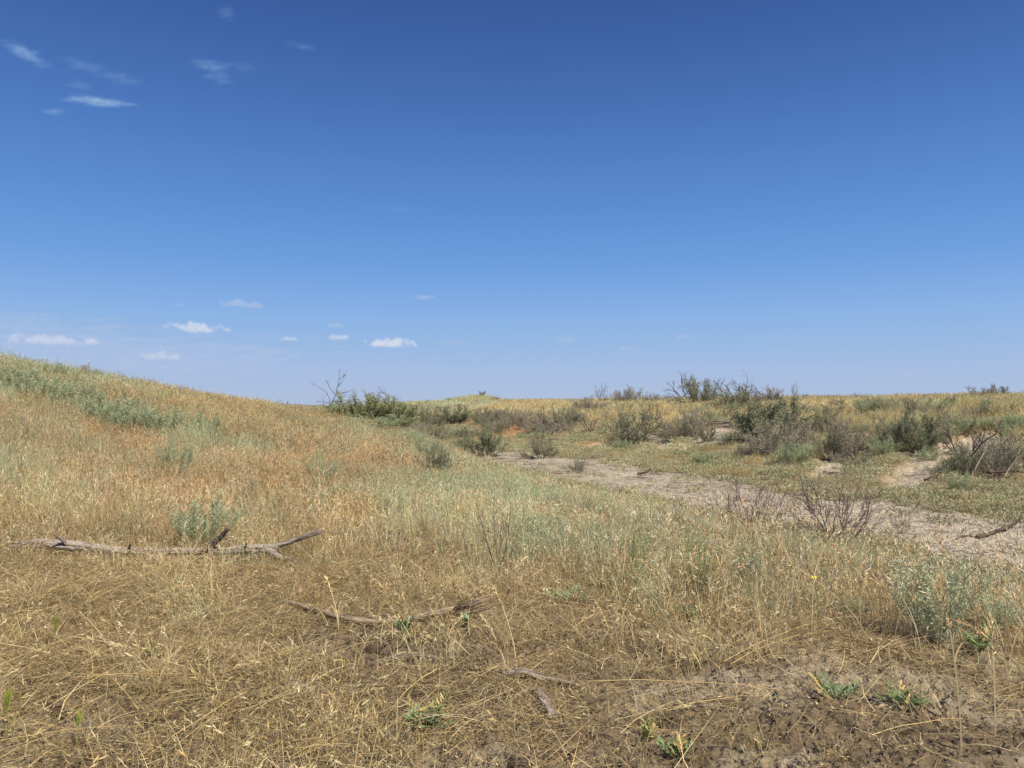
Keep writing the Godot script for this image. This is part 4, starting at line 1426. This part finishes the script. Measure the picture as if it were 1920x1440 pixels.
# ------------------------------------------------------------------ single tall stalks and long straws
func make_stalks() -> void:
	var mat := plant_mat(0.4)
	var straw := c3(224, 206, 160)
	var rust := c3(204, 172, 128)
	# foot x, foot distance, tip x, height of tip, head length, head colour 0 pale 1 rusty, label
	var rows := [
		[1.43, 2.48, 1.39, 0.55, 0.10, 1, "tall reddish-headed stalk nearest the camera in front of the silvery bush"],
		[1.68, 2.71, 1.70, 0.41, 0.09, 0, "tall pale-headed stalk right of the reddish-headed one"],
		[1.80, 3.92, 1.52, 0.435, 0.10, 1, "leaning stalk with a nodding brown head over the sand"],
		[1.70, 3.7, 1.33, 0.40, 0.06, 0, "long arching stalk bending left over the right-hand grass"],
		[1.86, 3.9, 1.62, 0.46, 0.10, 1, "stalk with orange head left of the stray pair over the sand"],
		[2.05, 3.95, 1.90, 0.47, 0.10, 0, "thin upright stalk with slim pale head against the sand"],
		[2.25, 4.0, 2.06, 0.45, 0.11, 1, "orange-headed stalk above the silvery bush"],
		[2.40, 3.9, 2.30, 0.42, 0.12, 1, "big bushy orange head near the right edge"],
		[2.45, 4.05, 2.22, 0.50, 0.10, 1, "dark brown head highest against the sand at right"],
		[1.20, 4.3, 1.05, 0.48, 0.09, 1, "stalk with brown head beside the left bare shrub in the wash"],
		[1.50, 4.4, 1.40, 0.46, 0.10, 1, "reddish head left of the nodding brown head"],
		[0.02, 3.18, -0.07, 0.34, 0.05, 0, "lone thin stalk standing at centre beyond the driftwood piece"],
		[-0.02, 3.1, -0.12, 0.24, 0.05, 0, "shorter thin stalk left of the lone centre one"],
		[-0.86, 3.85, -0.93, 0.26, 0.05, 0, "thin stalk above the left end of the curved branch"],
		[2.08, 3.25, 1.98, 0.34, 0.09, 0, "pale stalk at the right edge bending over the smaller green bush"],
		[2.18, 3.3, 1.86, 0.30, 0.10, 1, "orange stalk drooping left at the right edge"],
	]
	for r in rows:
		var foot := p3(r[0], r[1], -0.01)
		var o := thing("grass_stalk", r[6], "grass stalk", foot, "single tall grass stalks")
		var tip := Vector3(r[2] - r[0], r[3], rng.randf_range(-0.05, 0.05))
		var k: Color = straw
		var pts := PackedVector3Array()
		for i in 7:
			var t := i / 6.0
			var p := Vector3(tip.x * pow(t, 1.7), tip.y * (t * 1.12 - 0.12 * t * t), tip.z * t * t)
			pts.append(p)
		var m := MB.new()
		m.tube(pts, 0.0034, 0.0018, 4, k, k)
		part("stem", m.mesh(mat), o)
		var dir := (pts[6] - pts[5]).normalized()
		m = MB.new()
		var hk: Color = rust if r[5] == 1 else c3(222, 204, 156)
		for i in 40:
			var q: Vector3 = pts[6] - dir * r[4] * (i / 22.0) * 0.9
			var s := (dir * 1.3 + rdir() * 0.8 + Vector3(0, -0.1, 0)).normalized()
			m.leaf(q, s, s.cross(rdir()).normalized(), rng.randf_range(0.014, 0.028), 0.005, vary(hk, 0.22))
		part("seed_head", m.mesh(mat), o)
		for j in 2:
			m = MB.new()
			var lk := vary(c3(190, 168, 116), 0.15)
			var s := flat_dir()
			m.blade(pts[1 + j * 2], (Vector3.UP + s * 0.5).normalized(), s * 0.5 + Vector3.DOWN * 0.35, s.cross(Vector3.UP).normalized(), rng.randf_range(0.10, 0.18), 0.006, lk, lk, 4)
			part("leaf", m.mesh(mat), o)
	# long straws that lie on the ground: from x, d, height to x, d, height
	var lying := [
		[0.90, 3.3, 0.02, 1.58, 3.92, 0.05, "long straw slanting up to the right over bare earth, upper of a bundle"],
		[0.92, 3.27, 0.015, 1.50, 3.80, 0.03, "long straw slanting up to the right over bare earth, lower of a bundle"],
		[-0.87, 3.35, 0.05, -0.60, 2.85, 0.01, "pale straw sloping down to the right at lower left centre"],
		[-1.72, 3.05, 0.02, -1.0, 2.98, 0.03, "long straw lying level at lower left"],
		[-1.9, 2.3, 0.0, -1.3, 2.62, 0.05, "long straw rising to the right from the bottom left edge"],
		[-1.98, 4.9, 0.16, -2.3, 3.9, 0.01, "pale straw leaning left just below the fallen branch"],
		[-0.28, 2.9, 0.10, -0.45, 2.62, 0.0, "pale straw standing across the green feathery rosette"],
		[0.55, 2.75, 0.02, 0.95, 2.9, 0.02, "straw lying level at the bottom right of centre"],
		[0.3, 3.05, 0.02, 1.05, 2.98, 0.02, "long thin straw lying level right of the driftwood piece"],
		[-1.15, 2.45, 0.0, -0.92, 2.7, 0.10, "bent straw rising at the bottom left of centre"],
		[0.7, 2.5, 0.0, 0.78, 2.45, 0.12, "short green-gold straw standing at the bottom right"],
		[1.2, 2.6, 0.01, 1.6, 2.75, 0.02, "straw lying level at the lower right corner"],
	]
	for r in lying:
		var a := p3(r[0], r[1], r[2] + 0.01)
		var b := p3(r[3], r[4], r[5] + 0.01)
		var o := thing("long_straw", r[6], "straw", a, "long straws on the trampled ground")
		var mid := (b - a) * 0.5 + Vector3(0, 0.02, 0) + flat_dir() * 0.02
		var m := MB.new()
		m.tube(PackedVector3Array([Vector3.ZERO, mid * 0.5 + Vector3(0, 0.008, 0), mid, mid.lerp(b - a, 0.5) + Vector3(0, 0.008, 0), b - a]), 0.0018, 0.001, 4, c3(212, 190, 140), c3(200, 172, 112))
		part("stem", m.mesh(mat), o)
